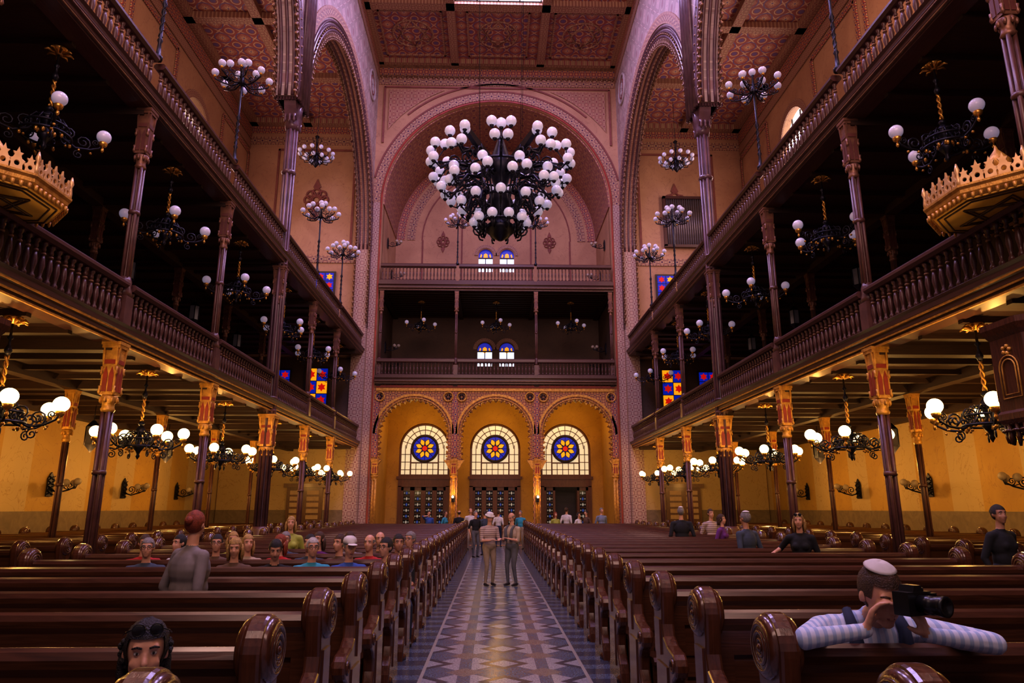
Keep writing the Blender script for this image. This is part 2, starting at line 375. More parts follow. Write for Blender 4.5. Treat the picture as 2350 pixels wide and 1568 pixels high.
    for p in P:
        if p[0]=='c':
            a=np.array(p[1]);b=np.array(p[3]);ab=b-a; t=np.clip(((cen-a)@ab)/max(ab@ab,1e-9),0,1)
            dd=np.linalg.norm(cen-a-t[:,None]*ab,axis=1)-(p[2]+(p[4]-p[2])*t); k=R[p[5]]
        else:
            im=np.array(p[3].inverted()); q=cen@im[:3,:3].T+im[:3,3]-np.array(p[1]); rr=np.array(p[2])
            dd=(np.linalg.norm(q/rr,axis=1)-1)*rr.min(); k=R[p[4]]
        dd=np.abs(dd) if k==4 else dd
        mk_=dd<best; best[mk_]=dd[mk_]; reg[mk_]=k
    m2.materials.clear()
    for mm in (SK[skin],shirt,pants or shirt,SHOE,LIP): m2.materials.append(mm)
    m2.polygons.foreach_set('material_index',reg.tolist()); m2.polygons.foreach_set('use_smooth',[True]*nf); m2.update()
    o=bpy.data.objects.new('person',m2); COL.objects.link(o); o.location=(x,y,z); o.rotation_euler=(0,0,rot); o.scale=(sc,sc,sc)
    tag(o,label=label,category='person')
    st,hc=hair
    hb=MB()
    rx,ry,rz=(.085,.105,.109) if st!='curly' else (.09,.108,.11)
    seg,rg=20,16; vs=[];fs=[]
    for j in range(rg+1):
        ph=-pi/2+pi*j/rg
        for i in range(seg):
            a=2*pi*i/seg; bumpy=1+(.04*math.sin(7*a+3*j)*math.cos(4*a+j) if st=='curly' else .022*math.sin(9*a+j)*math.cos(5*a))
            vs.append((rx*bumpy*math.cos(ph)*math.cos(a),.02+ry*bumpy*math.cos(ph)*math.sin(a),.026+rz*bumpy*math.sin(ph)))
    for j in range(rg):
        for i in range(seg):
            q=[j*seg+i,j*seg+(i+1)%seg,(j+1)*seg+(i+1)%seg,(j+1)*seg+i]; cc=sum((Vector(vs[k]) for k in q),Vector())/4
            zl=-.06 if st in('short','bald') else -.09
            face=(cc.y<-.035 and cc.z<.062) or (cc.y<.0 and cc.z<.0 and st not in('long','curly')) or cc.z<zl
            if st=='bald' and cc.z>.045: face=True
            if not face: fs.append(tuple(q))
    hb.add(vs,fs,0,True,H)
    if st in('long','curly'):
        for k in range(-5,6):
            a=pi/2+k*.3; 
            px,py=.078*math.cos(a),.02+.092*math.sin(a); ln=.12 if st=='long' else .09
            pts=[(px,py,.03),(px*1.12,py*1.06,-.04),(px*1.18+.008*math.sin(k*3),py*1.05,-.09),(px*1.1,py,-.06-ln)]
            hb.tube([H@Vector(p) for p in pts],[.02,.024,.024,.012] if st=='long' else [.014,.016,.016,.01],8)
    if st=='bun': hb.sph((0,.12,.04),(.04,.04,.04),10,8,mx=H)
    if st=='curly':
        for k in range(80):
            a=random.uniform(-.25,pi+.25); ph=random.uniform(-1.0,.3); w_=1.03 if ph<.1 else .96
            hb.sph((.092*w_*math.cos(ph)*math.cos(a),.025+.104*math.cos(ph)*math.sin(a),.02+.105*math.sin(ph)),random.uniform(.008,.016),8,6,mx=H)
    mk('hair',hb,HAIR[hc],parent=o)
    if eyes:
        for s_ in(-1,1):
            b=MB(); b.sph((s_*.031,-.0675,.012),(.0135,.0125,.0085),10,8,0,mx=H); b.sph((s_*.031,-.0765,.0125),(.0062,.004,.0062),8,6,1,mx=H)
            mk('eye',b,[eyew,eyed],parent=o)
            b=MB(); b.tube([H@Vector(p) for p in[(s_*.014,-.086,.034),(s_*.033,-.086,.04),(s_*.052,-.076,.034)]],[.004,.0045,.003],6)
            mk('eyebrow',b,HAIR[hc if hc not in('white',) else 'grey'],parent=o)
    for ex in extra:
        b=MB()
        if ex[0]=='glasses' or ex[0]=='sunglasses':
            dy,dz=(0,0) if ex[0]=='glasses' else (.03,.095)
            for s_ in(-1,1):
                b.ring((s_*.034,-.102+dy,.01+dz),.024,.003,'y',14,5,mx=H); b.tube([H@Vector(p) for p in[(s_*.056,-.1+dy,.014+dz),(s_*.084,-.05+dy,.012+dz*.8),(s_*.094,.01+dy,.01+dz*.6)]],.003,5)
                if dz: b.sph((s_*.034,-.102+dy,.01+dz),(.027,.005,.022),10,6,mx=H)
            b.tube([H@Vector(p) for p in[(-.012,-.104+dy,.012+dz),(.012,-.104+dy,.012+dz)]],.003,5)
            mk(ex[0],b,blkp,parent=o)
        if ex[0]=='kippah':
            vs=[];fs=[];rr=[.0,.022,.04,.054,.063]
            for j,q in enumerate(rr):
                for i in range(18): a=2*pi*i/18; vs.append((q*math.cos(a),.03+q*1.1*math.sin(a),.141-(q/.063)**2*.028))
            for j in range(4):
                for i in range(18): fs.append((j*18+i,j*18+(i+1)%18,(j+1)*18+(i+1)%18,(j+1)*18+i))
            b.add(vs,fs,0,True,H); ko=mk('skullcap',b,ex[1],parent=o); ko.modifiers.new('s','SOLIDIFY').thickness=.004
        if ex[0]=='cap':
            b.lathe([(.09,.0),(.092,.03),(.08,.07),(.05,.092),(.005,.098)],18,(0,.015,.055),0,mx=H)
            b.sph((0,-.11,.06),(.065,.07,.008),14,6,mx=H); mk('cap',b,ex[1],parent=o)
        if ex[0]=='hat':
            b.lathe([(.13,0),(.132,.006),(.09,.014),(.088,.07),(.06,.085),(.005,.088)],20,(0,.015,.05),0,mx=H); mk('sun_hat',b,ex[1],parent=o)
        if ex[0]=='vest':
            b.tube([L@Vector(p) for p in[(ex[2]*.1,.03,.52),(ex[2]*.105,-.06,.495),(ex[2]*.1,-.125,.42),(ex[2]*.085,-.135,.3),(ex[2]*.08,-.125,.15)]],[.02,.025,.034,.04,.04],8); mk('strap',b,ex[1],parent=o)
    return o
navy=cm('navy_cloth',(.02,.03,.07)); blk=cm('black_cloth',(.014,.014,.018)); greyc=cm('grey_knit',(.24,.21,.2)); khaki=cm('khaki_cloth',(.4,.31,.2)); greyt=cm('grey_trousers',(.14,.14,.15))
whitec=cm('white_cloth',(.75,.73,.7)); redc=cm('red_cloth',(.5,.03,.03)); cyan=cm('cyan_cloth',(.05,.35,.5)); blue=cm('blue_cloth',(.05,.12,.45)); green=cm('lime_cloth',(.42,.45,.08)); purple=cm('purple_cloth',(.16,.03,.22))
brownc=cm('brown_cloth',(.14,.08,.05)); slate=cm('slate_cloth',(.06,.08,.12)); beige=cm('beige_cloth',(.5,.4,.28)); strp=stripes('striped_cloth',(.55,.45,.38),(.28,.2,.18),.05); bst=stripes('pale_blue_striped_cloth',(.6,.66,.8),(.36,.47,.68),.035,0); pld=plaid('plaid_cloth',(.1,.16,.3),(.36,.38,.45),.06)
person(-1.74,3.5,.42,'sit',blk,navy,0,('curly','black'),'long',sc=1.04,lean=.42,hpitch=-.02,vox=.009,label='dark curly-haired person with sunglasses on hair peering over a pew',fem=True,extra=(('sunglasses',),),
   hands=[((-.2,-.35,.85),(.3,-1,-.2),(0,0,-1)),((.2,-.35,.85),(-.3,-1,-.2),(0,0,-1))],hipz=.57)
cman=person(1.88,4.15,-.08,'sit',bst,navy,0,('short','brown'),'long',sc=1.22,lean=.5,hyaw=.1,hpitch=.3,vox=.008,bulk=1.2,hipz=.615,hz_=.645,hy_=-.045,hint=(1,.0,-.12),
   label='person in pale blue striped shirt and white skullcap aiming camera',extra=(('kippah',whitec),('vest',navy,-1),('vest',navy,1)),
   hands=[((-.11,-.42,1.03),(.35,-.15,.9),(.6,-.3,-.3),.45),((.12,-.45,1.02),(-.4,-.2,.8),(-.5,.2,.3),.45)])
def camera_prop(x,y,z,rot,sc=1):
    r=empty('camera',(x,y,z),rot,label='black camera with zoom lens held at the eye',category='camera')
    b=MB(); b.box(-.07,.07,-.035,.035,-.045,.045); b.prism([(-.03,.045),(.03,.045),(.02,.07),(-.02,.07)],-.03,.035,'xz'); b.box(.045,.075,-.055,.03,-.045,.04); b.lathe([(.015,0),(.015,.012)],10,(.05,0,.045)); mk('camera_body',b,blkp,parent=r)
    b=MB(); mx=Matrix.Rotation(pi/2,4,'X'); b.lathe([(.034,0),(.034,.03),(.036,.032),(.036,.06),(.033,.062),(.04,.1),(.04,.115),(.03,.115),(.028,.108)],20,(0,0,.03),mx=mx); mk('lens',b,blkp,parent=r)
    r.scale=(sc,)*3; return r
camera_prop(1.9,3.545,1.4,.4,1.2)
def S(x,row,**k):
    rt=k.pop('rot',0); return person(x,row-.3,rt,'sit',sc=1.03,eyes=True,pants=navy,**k)
rA,rB,rC=9.87,11.09,12.31
S(-4.63,rA,shirt=slate,hair=('short','grey'),extra=(('glasses',),),label='grey-haired person with glasses seated in pew',rot=.3)
S(-5.25,rB,shirt=redc,hair=('short','brown'),label='seated person in red top',rot=.5)
S(-4.75,rB+.02,shirt=whitec,hair=('short','black'),label='seated person in white shirt turning aside',rot=-.5)
S(-4.2,rB,shirt=brownc,hair=('short','black'),extra=(('glasses',),),label='dark-haired person with glasses seated in pew',rot=.25)
S(-3.75,rB,shirt=beige,hair=('long','blond'),label='blond person seated in pew',rot=.5,fem=True)
S(-3.5,rA,shirt=brownc,hair=('long','blond'),label='blond person in brown top seated in pew',rot=.2,fem=True,hpitch=.2)
S(-3.28,rB,shirt=redc,hair=('long','red'),label='red-haired person seated in pew',fem=True,rot=-.3)
S(-2.98,rA,shirt=blk,hair=('short','black'),label='dark-haired person bending forward in pew',lean=.2,hpitch=.35,rot=.3)
S(-2.84,rB,shirt=slate,hair=('short','black'),label='dark-haired person seated in pew',rot=-.2)
S(-2.5,rA,shirt=cyan,hair=('short','white'),extra=(('glasses',),),label='white-haired person with glasses in cyan shirt',rot=.4)
S(-2.4,rB,shirt=brownc,hair=('short','brown'),label='brown-haired person seated in pew',rot=-.5)
S(-2.02,rA,shirt=blue,hair=('short','grey'),extra=(('cap',whitec),),label='seated person in white flat cap',rot=.5,hpitch=.15)
S(-1.96,rB,shirt=redc,hair=('bald','grey'),label='balding person in red shirt seated in pew',rot=-.2)
S(-1.54,rB,shirt=blk,hair=('short','black'),label='dark-haired person in black seated in pew',rot=.3,skin=1)
S(-1.54,rA,shirt=slate,hair=('short','black'),extra=(('glasses',),),label='dark-haired person with glasses seated in pew',rot=-.5)
S(-2.0,rC,shirt=brownc,hair=('bald','brown'),label='bald person seated in pew',rot=.2)
S(-1.5,rC,shirt=beige,hair=('short','grey'),extra=(('glasses',),),label='grey-haired person with glasses seated in pew',rot=-.5)
S(-2.5,rC,shirt=greyc,hair=('short','brown'),label='person in grey seated in pew',rot=.4)
S(-3.0,rC,shirt=purple,hair=('long','brown'),label='person in purple seated in pew',rot=-.3,fem=True)
S(-3.55,rC,shirt=slate,hair=('short','grey'),label='grey-haired person seated in pew',rot=.2)
S(-4.4,rC,shirt=green,hair=('long','blond'),label='blond person in lime seated in pew',rot=.3,fem=True)
person(-2.97,6.9,2.5,'stand',greyc,greyt,0,('bun','red'),'long',sc=1.05,hyaw=.5,vox=.012,bulk=1.35,fem=True,label='red-haired person in loose grey top standing between pews',eyes=True)
person(-3.75,13.0,.2,'stand',green,khaki,0,('long','blond'),sc=.98,fem=True,label='blond person in lime top standing between pews')
person(-.22,17.9,.5,'stand',strp,khaki,0,('short','grey'),sc=1.0,hpitch=.35,bulk=1.15,label='person in striped shirt, khaki trousers and white sun hat',extra=(('hat',whitec),),
  hands=[((-.12,-.27,1.08),(.5,-.6,.2),(0,0,-1)),((.14,-.27,1.08),(-.5,-.6,.2),(0,0,-1))])
person(.34,17.9,-.75,'stand',beige,greyt,0,('bald','grey'),sc=1.0,hpitch=.45,bulk=1.18,label='balding person in pale shirt and grey trousers looking down',extra=(('vest',greyt,1),('vest',greyt,-1)),
  hands=[((-.14,-.27,1.1),(.5,-.6,.2),(0,0,-1)),((.12,-.27,1.12),(-.5,-.6,.2),(0,0,-1))])
F=lambda x,y,rot,sh,pa,h,lab,**k: person(x,y,rot,'stand',sh,pa,0,h,vox=.02,eyes=False,label=lab,**k)
F(-.8,27.9,.6,blk,greyt,('short','grey'),'person in black standing in the aisle')
F(-.45,29.2,-2.6,slate,navy,('short','brown'),'person in slate top walking to the doors')
F(-1.15,33.0,.3,whitec,beige,('bald','brown'),'person in white shirt near the doors',sc=1.06)
F(-1.7,33.7,3,blk,navy,('bald','brown'),'bald person in black near the doors')
F(-2.35,33.5,1.2,cyan,navy,('long','brown'),'person in cyan top near the doors',fem=True)
F(-3.1,33.5,.5,blue,navy,('short','black'),'person in blue shirt raising a hand near the doors',hands=[((-.12,-.2,1.5),(0,-.2,1),(1,0,0)),((.24,-.03,.83),(0,-.1,-1),(-1,0,0))])
F(.15,35.2,2.8,whitec,navy,('short','brown'),'person in white standing in the doorway')
F(1.15,33.1,-.4,cyan,khaki,('short','grey'),'person in pale blue shirt near the doors')
F(2.75,32.9,.3,green,khaki,('curly','red'),'person in green top near the doors',sc=.96,fem=True)
F(3.4,34.3,2.6,whitec,greyt,('short','brown'),'person in white shirt facing the doors',sc=1.08)
F(3.8,32.9,.8,whitec,navy,('long','black'),'person in white blouse near the doors',sc=.95,fem=True)
F(4.9,33.1,.4,pld,khaki,('short','grey'),'person in plaid shirt near the doors',sc=1.07,bulk=1.15)
F(4.35,34.3,-1,brownc,navy,('short','black'),'person in brown near the doors',)
person(4.7,18.35,3.0,'stand',blk,navy,0,('short','grey'),sc=1.08,bulk=1.15,label='person in black wearing white skullcap standing among pews',extra=(('kippah',whitec),))
person(5.35,17.15,.9,'stand',purple,navy,0,('curly','brown'),sc=.98,fem=True,label='curly-haired person in purple top among pews')
person(5.85,19.6,.2,'stand',strp,navy,0,('short','brown'),sc=1.05,label='person in striped shirt standing among pews')
person(4.45,12.95,-2.6,'stand',slate,navy,1,('short','grey'),sc=1.03,bulk=1.2,label='person in slate shirt and white skullcap standing among pews',extra=(('kippah',whitec),))
person(4.9,11.72,-.5,'stand',blk,navy,0,('long','blond'),sc=1.02,fem=True,label='blond person in black leaning on a pew',lean=.1,extra=(('sunglasses',),),hands=[((-.4,-.15,1.12),(-.3,-1,-.2),(0,0,-1)),((.24,-.03,.83),(0,-.1,-1),(-1,0,0))])
person(6.95,9.9,.3,'stand',blk,navy,1,('bun','black'),'long',sc=1.09,fem=True,bulk=1.15,label='dark-haired person in black walking in the side aisle',hyaw=-.3)

# ============================================================ SHELL
def wall(name,loops,th,mx,mat,label=None):
    v,f=shape2d(loops,th); mb=MB(); mb.add(v,f,0,False,mx); return mk(name,mb,mat,kind='structure',label=label)
mb=MB(); mb.box(-14.5,-1.3,-5,42.5,-.2,0,1); mb.box(1.3,14.5,-5,42.5,-.2,0,1); mb.box(-1.3,1.3,-5,42.5,-.2,0,0)
mb.box(-6.4,6.4,33.2,42.3,0,.004,0)
mk('floor',mb,[tile,floorb],kind='structure',label='polished patterned stone aisle floor')
WY=[29.6]
def medal(x,y,z,sz):
    mb=MB()
    for i in range(8):
        a=i*pi/4; mb.ring((x+sz*.5*math.cos(a),y-.01,z+sz*.5*math.sin(a)),sz*.28,sz*.07,'y',12,5)
    mb.ring((x,y-.01,z),sz*.35,sz*.06,'y',16,5); mb.prism([(x,z-sz*1.5),(x+sz*.25,z-sz*.9),(x,z-sz*.7),(x-sz*.25,z-sz*.9)],y-.03,y)
    mb.prism([(x,z+sz*1.5),(x+sz*.25,z+sz*.9),(x,z+sz*.7),(x-sz*.25,z+sz*.9)],y-.03,y)
    TR[0]+=1; mk('trim_%d'%TR[0],mb,maroon,kind='structure',label='maroon stencilled arabesque motif')
for s,nm in((-1,'left'),(1,'right')):
    outer=[(-5,5),(36.6,5),(36.6,23.5),(-5,23.5)]
    loops=[outer]+[arch(y,1.3,14,19.1,16) for y in WY]
    wall('wall_%s'%nm,loops,.5,YZ(s*14.3),w_up,'plastered outer wall with tall arched windows')
    mb=MB(); mb.box(*sorted((s*14.05,s*14.55)),-5,36.6,0,5)
    mk('wall_%s_lower'%nm,mb,w_low,kind='structure',label='ochre marbled wall with grey dado')
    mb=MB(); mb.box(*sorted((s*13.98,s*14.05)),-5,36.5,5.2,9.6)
    mk('wall_%s_shade_sheet'%nm,mb,w_shade,kind='structure',label='gallery wall, its shade painted in umber')  # sheet over the outer wall, gallery shade put into its colour
    for k,y in enumerate(WY):
        mb=MB(); v,f=shape2d([arch(y,1.35,13.95,19.1,16)],.06); mb.add(v,f,0,False,YZ(s*14.4))
        for q in(-.45,.45): mb.box(s*14.28-.03,s*14.28+.03,y+q-.03,y+q+.03,14,20.2,1)
        for zz in(15.5,17,18.5): mb.box(s*14.28-.03,s*14.28+.03,y-1.3,y+1.3,zz-.03,zz+.03,1)
        mk('window_%d'%(k+(1 if s<0 else 5)),mb,[gwin if s>0 else em('dim_daylight_glass',(1,.75,.6),.6),leadm],kind='structure',label='tall arched daylight window')
        yy=s*14.02
        a=[(yy,y+1.3*math.cos(pi-pi*i/20),19.1+1.3*math.sin(pi*i/20)) for i in range(21)]
        b=[(yy,y+1.65*math.cos(pi-pi*i/20),19.1+1.65*math.sin(pi*i/20)) for i in range(21)]
        band([(yy,y-1.3,14)]+a+[(yy,y+1.3,14)],[(yy,y-1.65,14)]+b+[(yy,y+1.65,14)],bandf)
    for (z0,z1,mt) in((22.3,23.0,bandr),(21.7,22.2,bandf),(13.2,13.7,bandm)):
        band([(s*14.0,-5,z0),(s*14.0,36.3,z0)],[(s*14.0,-5,z1),(s*14.0,36.3,z1)],mt)
    for y in(34.3,25.2,20.8,16.4):
        for q in(-1.9,1.9):
            x=s*14.0; band([(x,y+q-.12,14),(x,y+q-.12,21.4)],[(x,y+q+.12,14),(x,y+q+.12,21.4)],bandr)
        band([(s*14.0,y-1.9,21.3),(s*14.0,y+1.9,21.3)],[(s*14.0,y-1.9,21.55),(s*14.0,y+1.9,21.55)],bandr)
    R=6.78; ya=29.35; n=40
    P=[(-5,27.5),(-5,15.6)]
    P+=[(7.9,15.6)]
    P+=[(14.7+6.75*math.cos(pi-pi*i/n),15.6+6.75*math.sin(pi*i/n)) for i in range(n+1)]
    P+=[(ya+R*math.cos(pi-pi*i/n),15.6+R*math.sin(pi*i/n)) for i in range(n+1)]
    P+=[(36.13,0),(36.5,0),(36.5,27.5)]
    wall('wall_nave_%s'%nm,[P],.7,YZ(s*7.3),w_nave,'stencilled clerestory wall above great arches')
    band([(s*6.97,36.1,.2),(s*6.97,36.1,15.6)],[(s*7.64,36.1,.2),(s*7.64,36.1,15.6)],bandl,.03)
    band([(s*6.93,36.12,.2),(s*6.93,36.12,15.6)],[(s*6.93,36.36,.2),(s*6.93,36.36,15.6)],bandl,.02)
    for yc,Rb,dn in((14.7,6.75,0),(ya,R,4.4)):
        for side,xx in((0,s*6.93),(1,s*7.67)):
            mb=MB()
            for dr,rr in((.06,.07),(.25,.06),(.42,.06)):
                pts=[(xx,yc+(Rb+dr)*math.cos(pi-pi*i/48),15.6+(Rb+dr)*math.sin(pi*i/48)) for i in range(49)]
                if dn and side==0 and dr<.2: pts+= [(xx,yc+Rb+dr,15.6-dn)]
                mb.tube(pts,rr,6,0)
            k=int(pi*Rb/.3)
            for i in range(k+1):
                a=pi-pi*i/k; y,z=yc+(Rb-.1)*math.cos(a),15.6+(Rb-.1)*math.sin(a)
                mb.ring((xx,y,z),.11,.035,'x',10,5,1)
                mb.sph((xx,yc+(Rb-.28)*math.cos(a),15.6+(Rb-.28)*math.sin(a)),.055,6,5,1)
                mb.sph((xx-s*.05,yc+(Rb+.16)*math.cos(a),15.6+(Rb+.16)*math.sin(a)),.05,6,5,1)
            if dn:
                for i in range(int(dn/.3)): mb.ring((xx,yc+Rb-.1,15.5-i*.3),.11,.035,'x',10,5,1); mb.sph((xx,yc+Rb-.28,15.5-i*.3),.055,6,5,1)
            TR[0]+=1; mk('trim_%d'%TR[0],mb,[pilm,lacem],kind='structure',label='cusped arch moulding with pierced fringe')
        mb=MB()
        for xo in(-.22,0,.22):
            mb.tube([(s*7.3+xo,yc+(Rb-.02)*math.cos(pi-pi*i/48),15.6+(Rb-.02)*math.sin(pi*i/48)) for i in range(49)],.06,6)
        TR[0]+=1; mk('trim_%d'%TR[0],mb,pilm,kind='structure',label='roll mouldings on arch soffit')
    a=[(s*7.0,ya+(R-.02)*math.cos(pi-pi*i/48),15.6+(R-.02)*math.sin(pi*i/48)) for i in range(49)]
    b=[(s*7.6,p[1],p[2]) for p in a]; band(a,b,bandf,.02)
    x=s*6.92
    a=[(x,ya+7.3*math.cos(pi-pi*i/48)*1,15.6+7.35*math.sin(pi*i/48)) for i in range(6,43)]
    b=[(x,ya+7.75*math.cos(pi-pi*i/48)*1,15.6+7.8*math.sin(pi*i/48)) for i in range(6,43)]
    band(a,b,bandm)
    for z0,z1,mt in((26.7,27.3,bandr),(26.2,26.6,bandf)):
        band([(x,-4,z0),(x,36.3,z0)],[(x,-4,z1),(x,36.3,z1)],mt)
    for y in(24.2,34.4):
        mb=MB(); mb.ring((x,y,24.6),.8,.07,'x',24,6,0); mb.ring((x,y,24.6),.5,.05,'x',20,6,1)
        for i in range(6):
            an=i*pi/3; mb.ring((x,y+.25*math.cos(an),24.6+.25*math.sin(an)),.2,.03,'x',12,5,0)
        TR[0]+=1; mk('trim_%d'%TR[0],mb,[pale,maroon],kind='structure',label='painted rosette roundel')
    mb=MB(); x0,x1=sorted((s*7.6,s*14.3)); mb.box(x0,x1,-5,36.6,23.4,23.7)
    mk('ceiling_aisle_%s'%nm,mb,ceilm,kind='structure',label='red stencilled side aisle ceiling')
    mb=MB()
    for y in(1,5.4,9.8,14.2,18.6,23,27.4,31.8,36.1): mb.box(x0,x1,y-.22,y+.22,23.1,23.4)
    for q in(7.85,10.8,13.85):
        a,b=sorted((s*(q-.22),s*(q+.22))); mb.box(a,b,-5,36.5,23.1,23.41)
    TR[0]+=1; mk('trim_%d'%TR[0],mb,ceilb,kind='structure',label='painted ceiling beams')
mb=MB(); mb.box(-7.6,7.6,-5,36.6,27.4,27.7); mk('ceiling',mb,ceilm,kind='structure',label='red and gold coffered nave ceiling')
mb=MB()
for y in(2,7.8,13.6,19.4,25.2,31.2,36.15): mb.box(-7,7,y-.28,y+.28,27.1,27.4)
for q in(-6.85,-2.5,2.5,6.85): mb.box(q-.22,q+.22,-5,36.4,27.1,27.41)
for cx in(-4.7,0,4.7):
    for cy in(33.7,28.2,22.3):
        w=1.7
        for (a,b,c_,d) in((-w,w,-1.9,-1.8),(-w,w,1.8,1.9),(-w,-w+.1,-1.9,1.9),(w-.1,w,-1.9,1.9)):
            mb.box(cx+a,cx+b,cy+c_,cy+d,27.33,27.41)
        mb.ring((cx,cy,27.38),1.1,.06,'z',24,5,0); mb.ring((cx,cy,27.38),.6,.05,'z',20,5,0)
        for k in(0,1):
            p=[(cx+1.1*math.cos(pi/2*1+k*pi+i*2*pi/3),cy+1.1*math.sin(pi/2+k*pi+i*2*pi/3),27.38) for i in range(4)]
            mb.tube(p,.05,5)
TR[0]+=1; mk('trim_%d'%TR[0],mb,ceilb,kind='structure',label='carved coffer beams with star medallions')
for k,(y0,y1) in enumerate(((25.5,30.9),(13.9,19.1),(2.3,7.5))):
    mb=MB(); mb.box(-2.25,2.25,y0,y1,27.3,27.36,0)
    for q in(-2.25,-1.1,0,1.1,2.2): mb.box(q-.03,q+.03,y0,y1,27.26,27.3,1)
    for q in range(6): yy=y0+q*(y1-y0)/5; mb.box(-2.25,2.25,yy-.03,yy+.03,27.26,27.3,1)
    mk('window_%d'%(20+k),mb,[gskyl,leadm],kind='structure',label='bright glazed ceiling skylight')
v=shape2d([[(-14.3,0),(14.3,0),(14.3,27.6),(-14.3,27.6)],arch(0,6.4,.001,18.5,40)],.6)
mb=MB(); mb.add(v[0],v[1],0,False,XZ(36.7)); mk('wall_back',mb,w_up,kind='structure',label='plastered end wall with great round arch')
for s in(-1,1):
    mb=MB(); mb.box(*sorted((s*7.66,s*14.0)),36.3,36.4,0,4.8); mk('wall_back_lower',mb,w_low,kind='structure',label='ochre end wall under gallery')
    mb=MB(); mb.box(*sorted((s*7.66,s*14.0)),36.34,36.4,5.2,9.6); mk('wall_back_gallery',mb,w_shade,kind='structure',label='gallery end wall, its shade painted in umber')
yb=36.36
band(arcpts(0,18.5,6.42,yb),arcpts(0,18.5,6.52,yb),redp,.06)
band(arcpts(0,18.5,6.56,yb),arcpts(0,18.5,7.0,yb),bandm,.05)
band(arcpts(0,18.5,7.02,yb,40,pi*.93,pi*.07),arcpts(0,18.5,7.12,yb,40,pi*.93,pi*.07),maroon,.05)
band(arcpts(0,18.5,7.5,yb,30,pi*.74,pi*.26),arcpts(0,18.5,7.6,yb,30,pi*.74,pi*.26),maroon,.05)
for s in(-1,1):
    for a,b,mt in((6.42,6.5,redp),(6.54,6.9,bandl)):
        band([(s*a,yb,.2),(s*a,yb,18.5)],[(s*b,yb,.2),(s*b,yb,18.5)],mt,.05)
    tri=[(s*6.3,25.6)]+[(s*7.75*math.cos(t),18.5+7.75*math.sin(t)) for t in np.linspace(math.acos(6.3/7.75),math.asin(7.1/7.75),12)]
    mb=MB(); mb.prism([(float(a),float(min(b,25.6))) for a,b in tri],yb-.03,yb,'xz'); TR[0]+=1
    mk('trim_%d'%TR[0],mb,orn('spandrel_stencil_%d'%(s+1),(.46,.25,.16),(.58,.38,.22),(.28,.08,.08),(.36,.14,.1),.4,(0,2)),kind='structure',label='stencilled spandrel panel')
    for r_ in(6.5,): band([(s*r_,yb,22.2),(s*r_,yb,25.8)],[(s*(r_+.12),yb,22.2),(s*(r_+.12),yb,25.8)],maroon,.05)
band([(-6.6,yb,25.75),(6.6,yb,25.75)],[(-6.6,yb,25.85),(6.6,yb,25.85)],maroon,.05)
band([(-6.9,yb,25.95),(6.9,yb,25.95)],[(-6.9,yb,26.4),(6.9,yb,26.4)],bandm,.05)
band([(-6.9,yb,26.45),(6.9,yb,26.45)],[(-6.9,yb,27.1),(6.9,yb,27.1)],bandr,.1)
mb=MB(); mb.prism([(yb,26.4),(yb-.12,26.45),(yb-.12,26.52),(yb,26.55)],-6.9,6.9,'yz'); mb.prism([(yb,27.0),(yb-.25,27.1),(yb-.3,27.4),(yb,27.4)],-6.9,6.9,'yz')
for i in range(46):
    x=-6.75+i*.3; mb.sph((x,yb-.1,26.4),(.07,.05,.1),6,5)
TR[0]+=1; mk('trim_%d'%TR[0],mb,lacem,kind='structure',label='gilded cornice moulding')
for s in(-1,1):
    for z0,z1,mt in((22.7,23.2,bandr),(22.0,22.45,bandm),(14.9,15.3,bandm)):
        band([(s*7.7,yb,z0),(s*14,yb,z0)],[(s*7.7,yb,z1),(s*14,yb,z1)],mt,.05)
    for x in(8.0,12.3): band([(s*x,yb,15.3),(s*x,yb,21.7)],[(s*(x+.12),yb,15.3),(s*(x+.12),yb,21.7)],maroon,.04)
    band([(s*8,yb,21.6),(s*12.4,yb,21.6)],[(s*8,yb,21.72),(s*12.4,yb,21.72)],maroon,.04)
    medal(s*10.1,yb,18.6,.85)
# recess
for s,nm in((-1,'left'),(1,'right')):
    for z0,z1,mt,q in((0,8.3,w_rec,''),(8.3,13.5,w_shade,'_middle'),(13.5,18.5,w_up,'_upper')):
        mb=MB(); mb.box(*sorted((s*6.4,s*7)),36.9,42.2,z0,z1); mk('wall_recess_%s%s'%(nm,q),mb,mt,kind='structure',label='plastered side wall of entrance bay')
a=[(6.4*math.cos(pi-pi*i/40),36.6,18.5+6.4*math.sin(pi*i/40)) for i in range(41)]; b=[(p[0],42.2,p[2]) for p in a]
o=band(a,b,vaultm,.1,label='stencilled barrel vault'); o.name='ceiling_vault'
doors_x=[-4.2,0,4.2]
hl=[[(-6.6,0),(6.6,0),(6.6,8.3),(-6.6,8.3)]]+[arch(x,1.5,3.65,5.3,20) for x in doors_x]+[[(x-1.35,.01),(x+1.35,.01),(x+1.35,3.45),(x-1.35,3.45)] for x in doors_x]
v=shape2d(hl,.4); mb=MB(); mb.add(v[0],v[1],0,False,XZ(42.2)); mk('wall_entrance',mb,w_rec,kind='structure',label='yellow wall with doors and arched fanlights')
for (za,zb,mt,nm,zz) in((8.3,13.6,w_shade,'middle',(10.3,11.35)),(13.6,25.2,w_up,'upper',(16.4,17.5))):
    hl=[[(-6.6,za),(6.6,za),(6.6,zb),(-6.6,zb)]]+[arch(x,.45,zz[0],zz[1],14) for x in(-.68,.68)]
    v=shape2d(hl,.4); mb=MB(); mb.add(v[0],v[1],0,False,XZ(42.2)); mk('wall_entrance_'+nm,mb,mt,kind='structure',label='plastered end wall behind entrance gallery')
band(arcpts(0,18.5,5.2,41.97),arcpts(0,18.5,5.7,41.97),bandm,.04); band(arcpts(0,18.5,5.85,41.97),arcpts(0,18.5,6.35,41.97),bandr,.04)
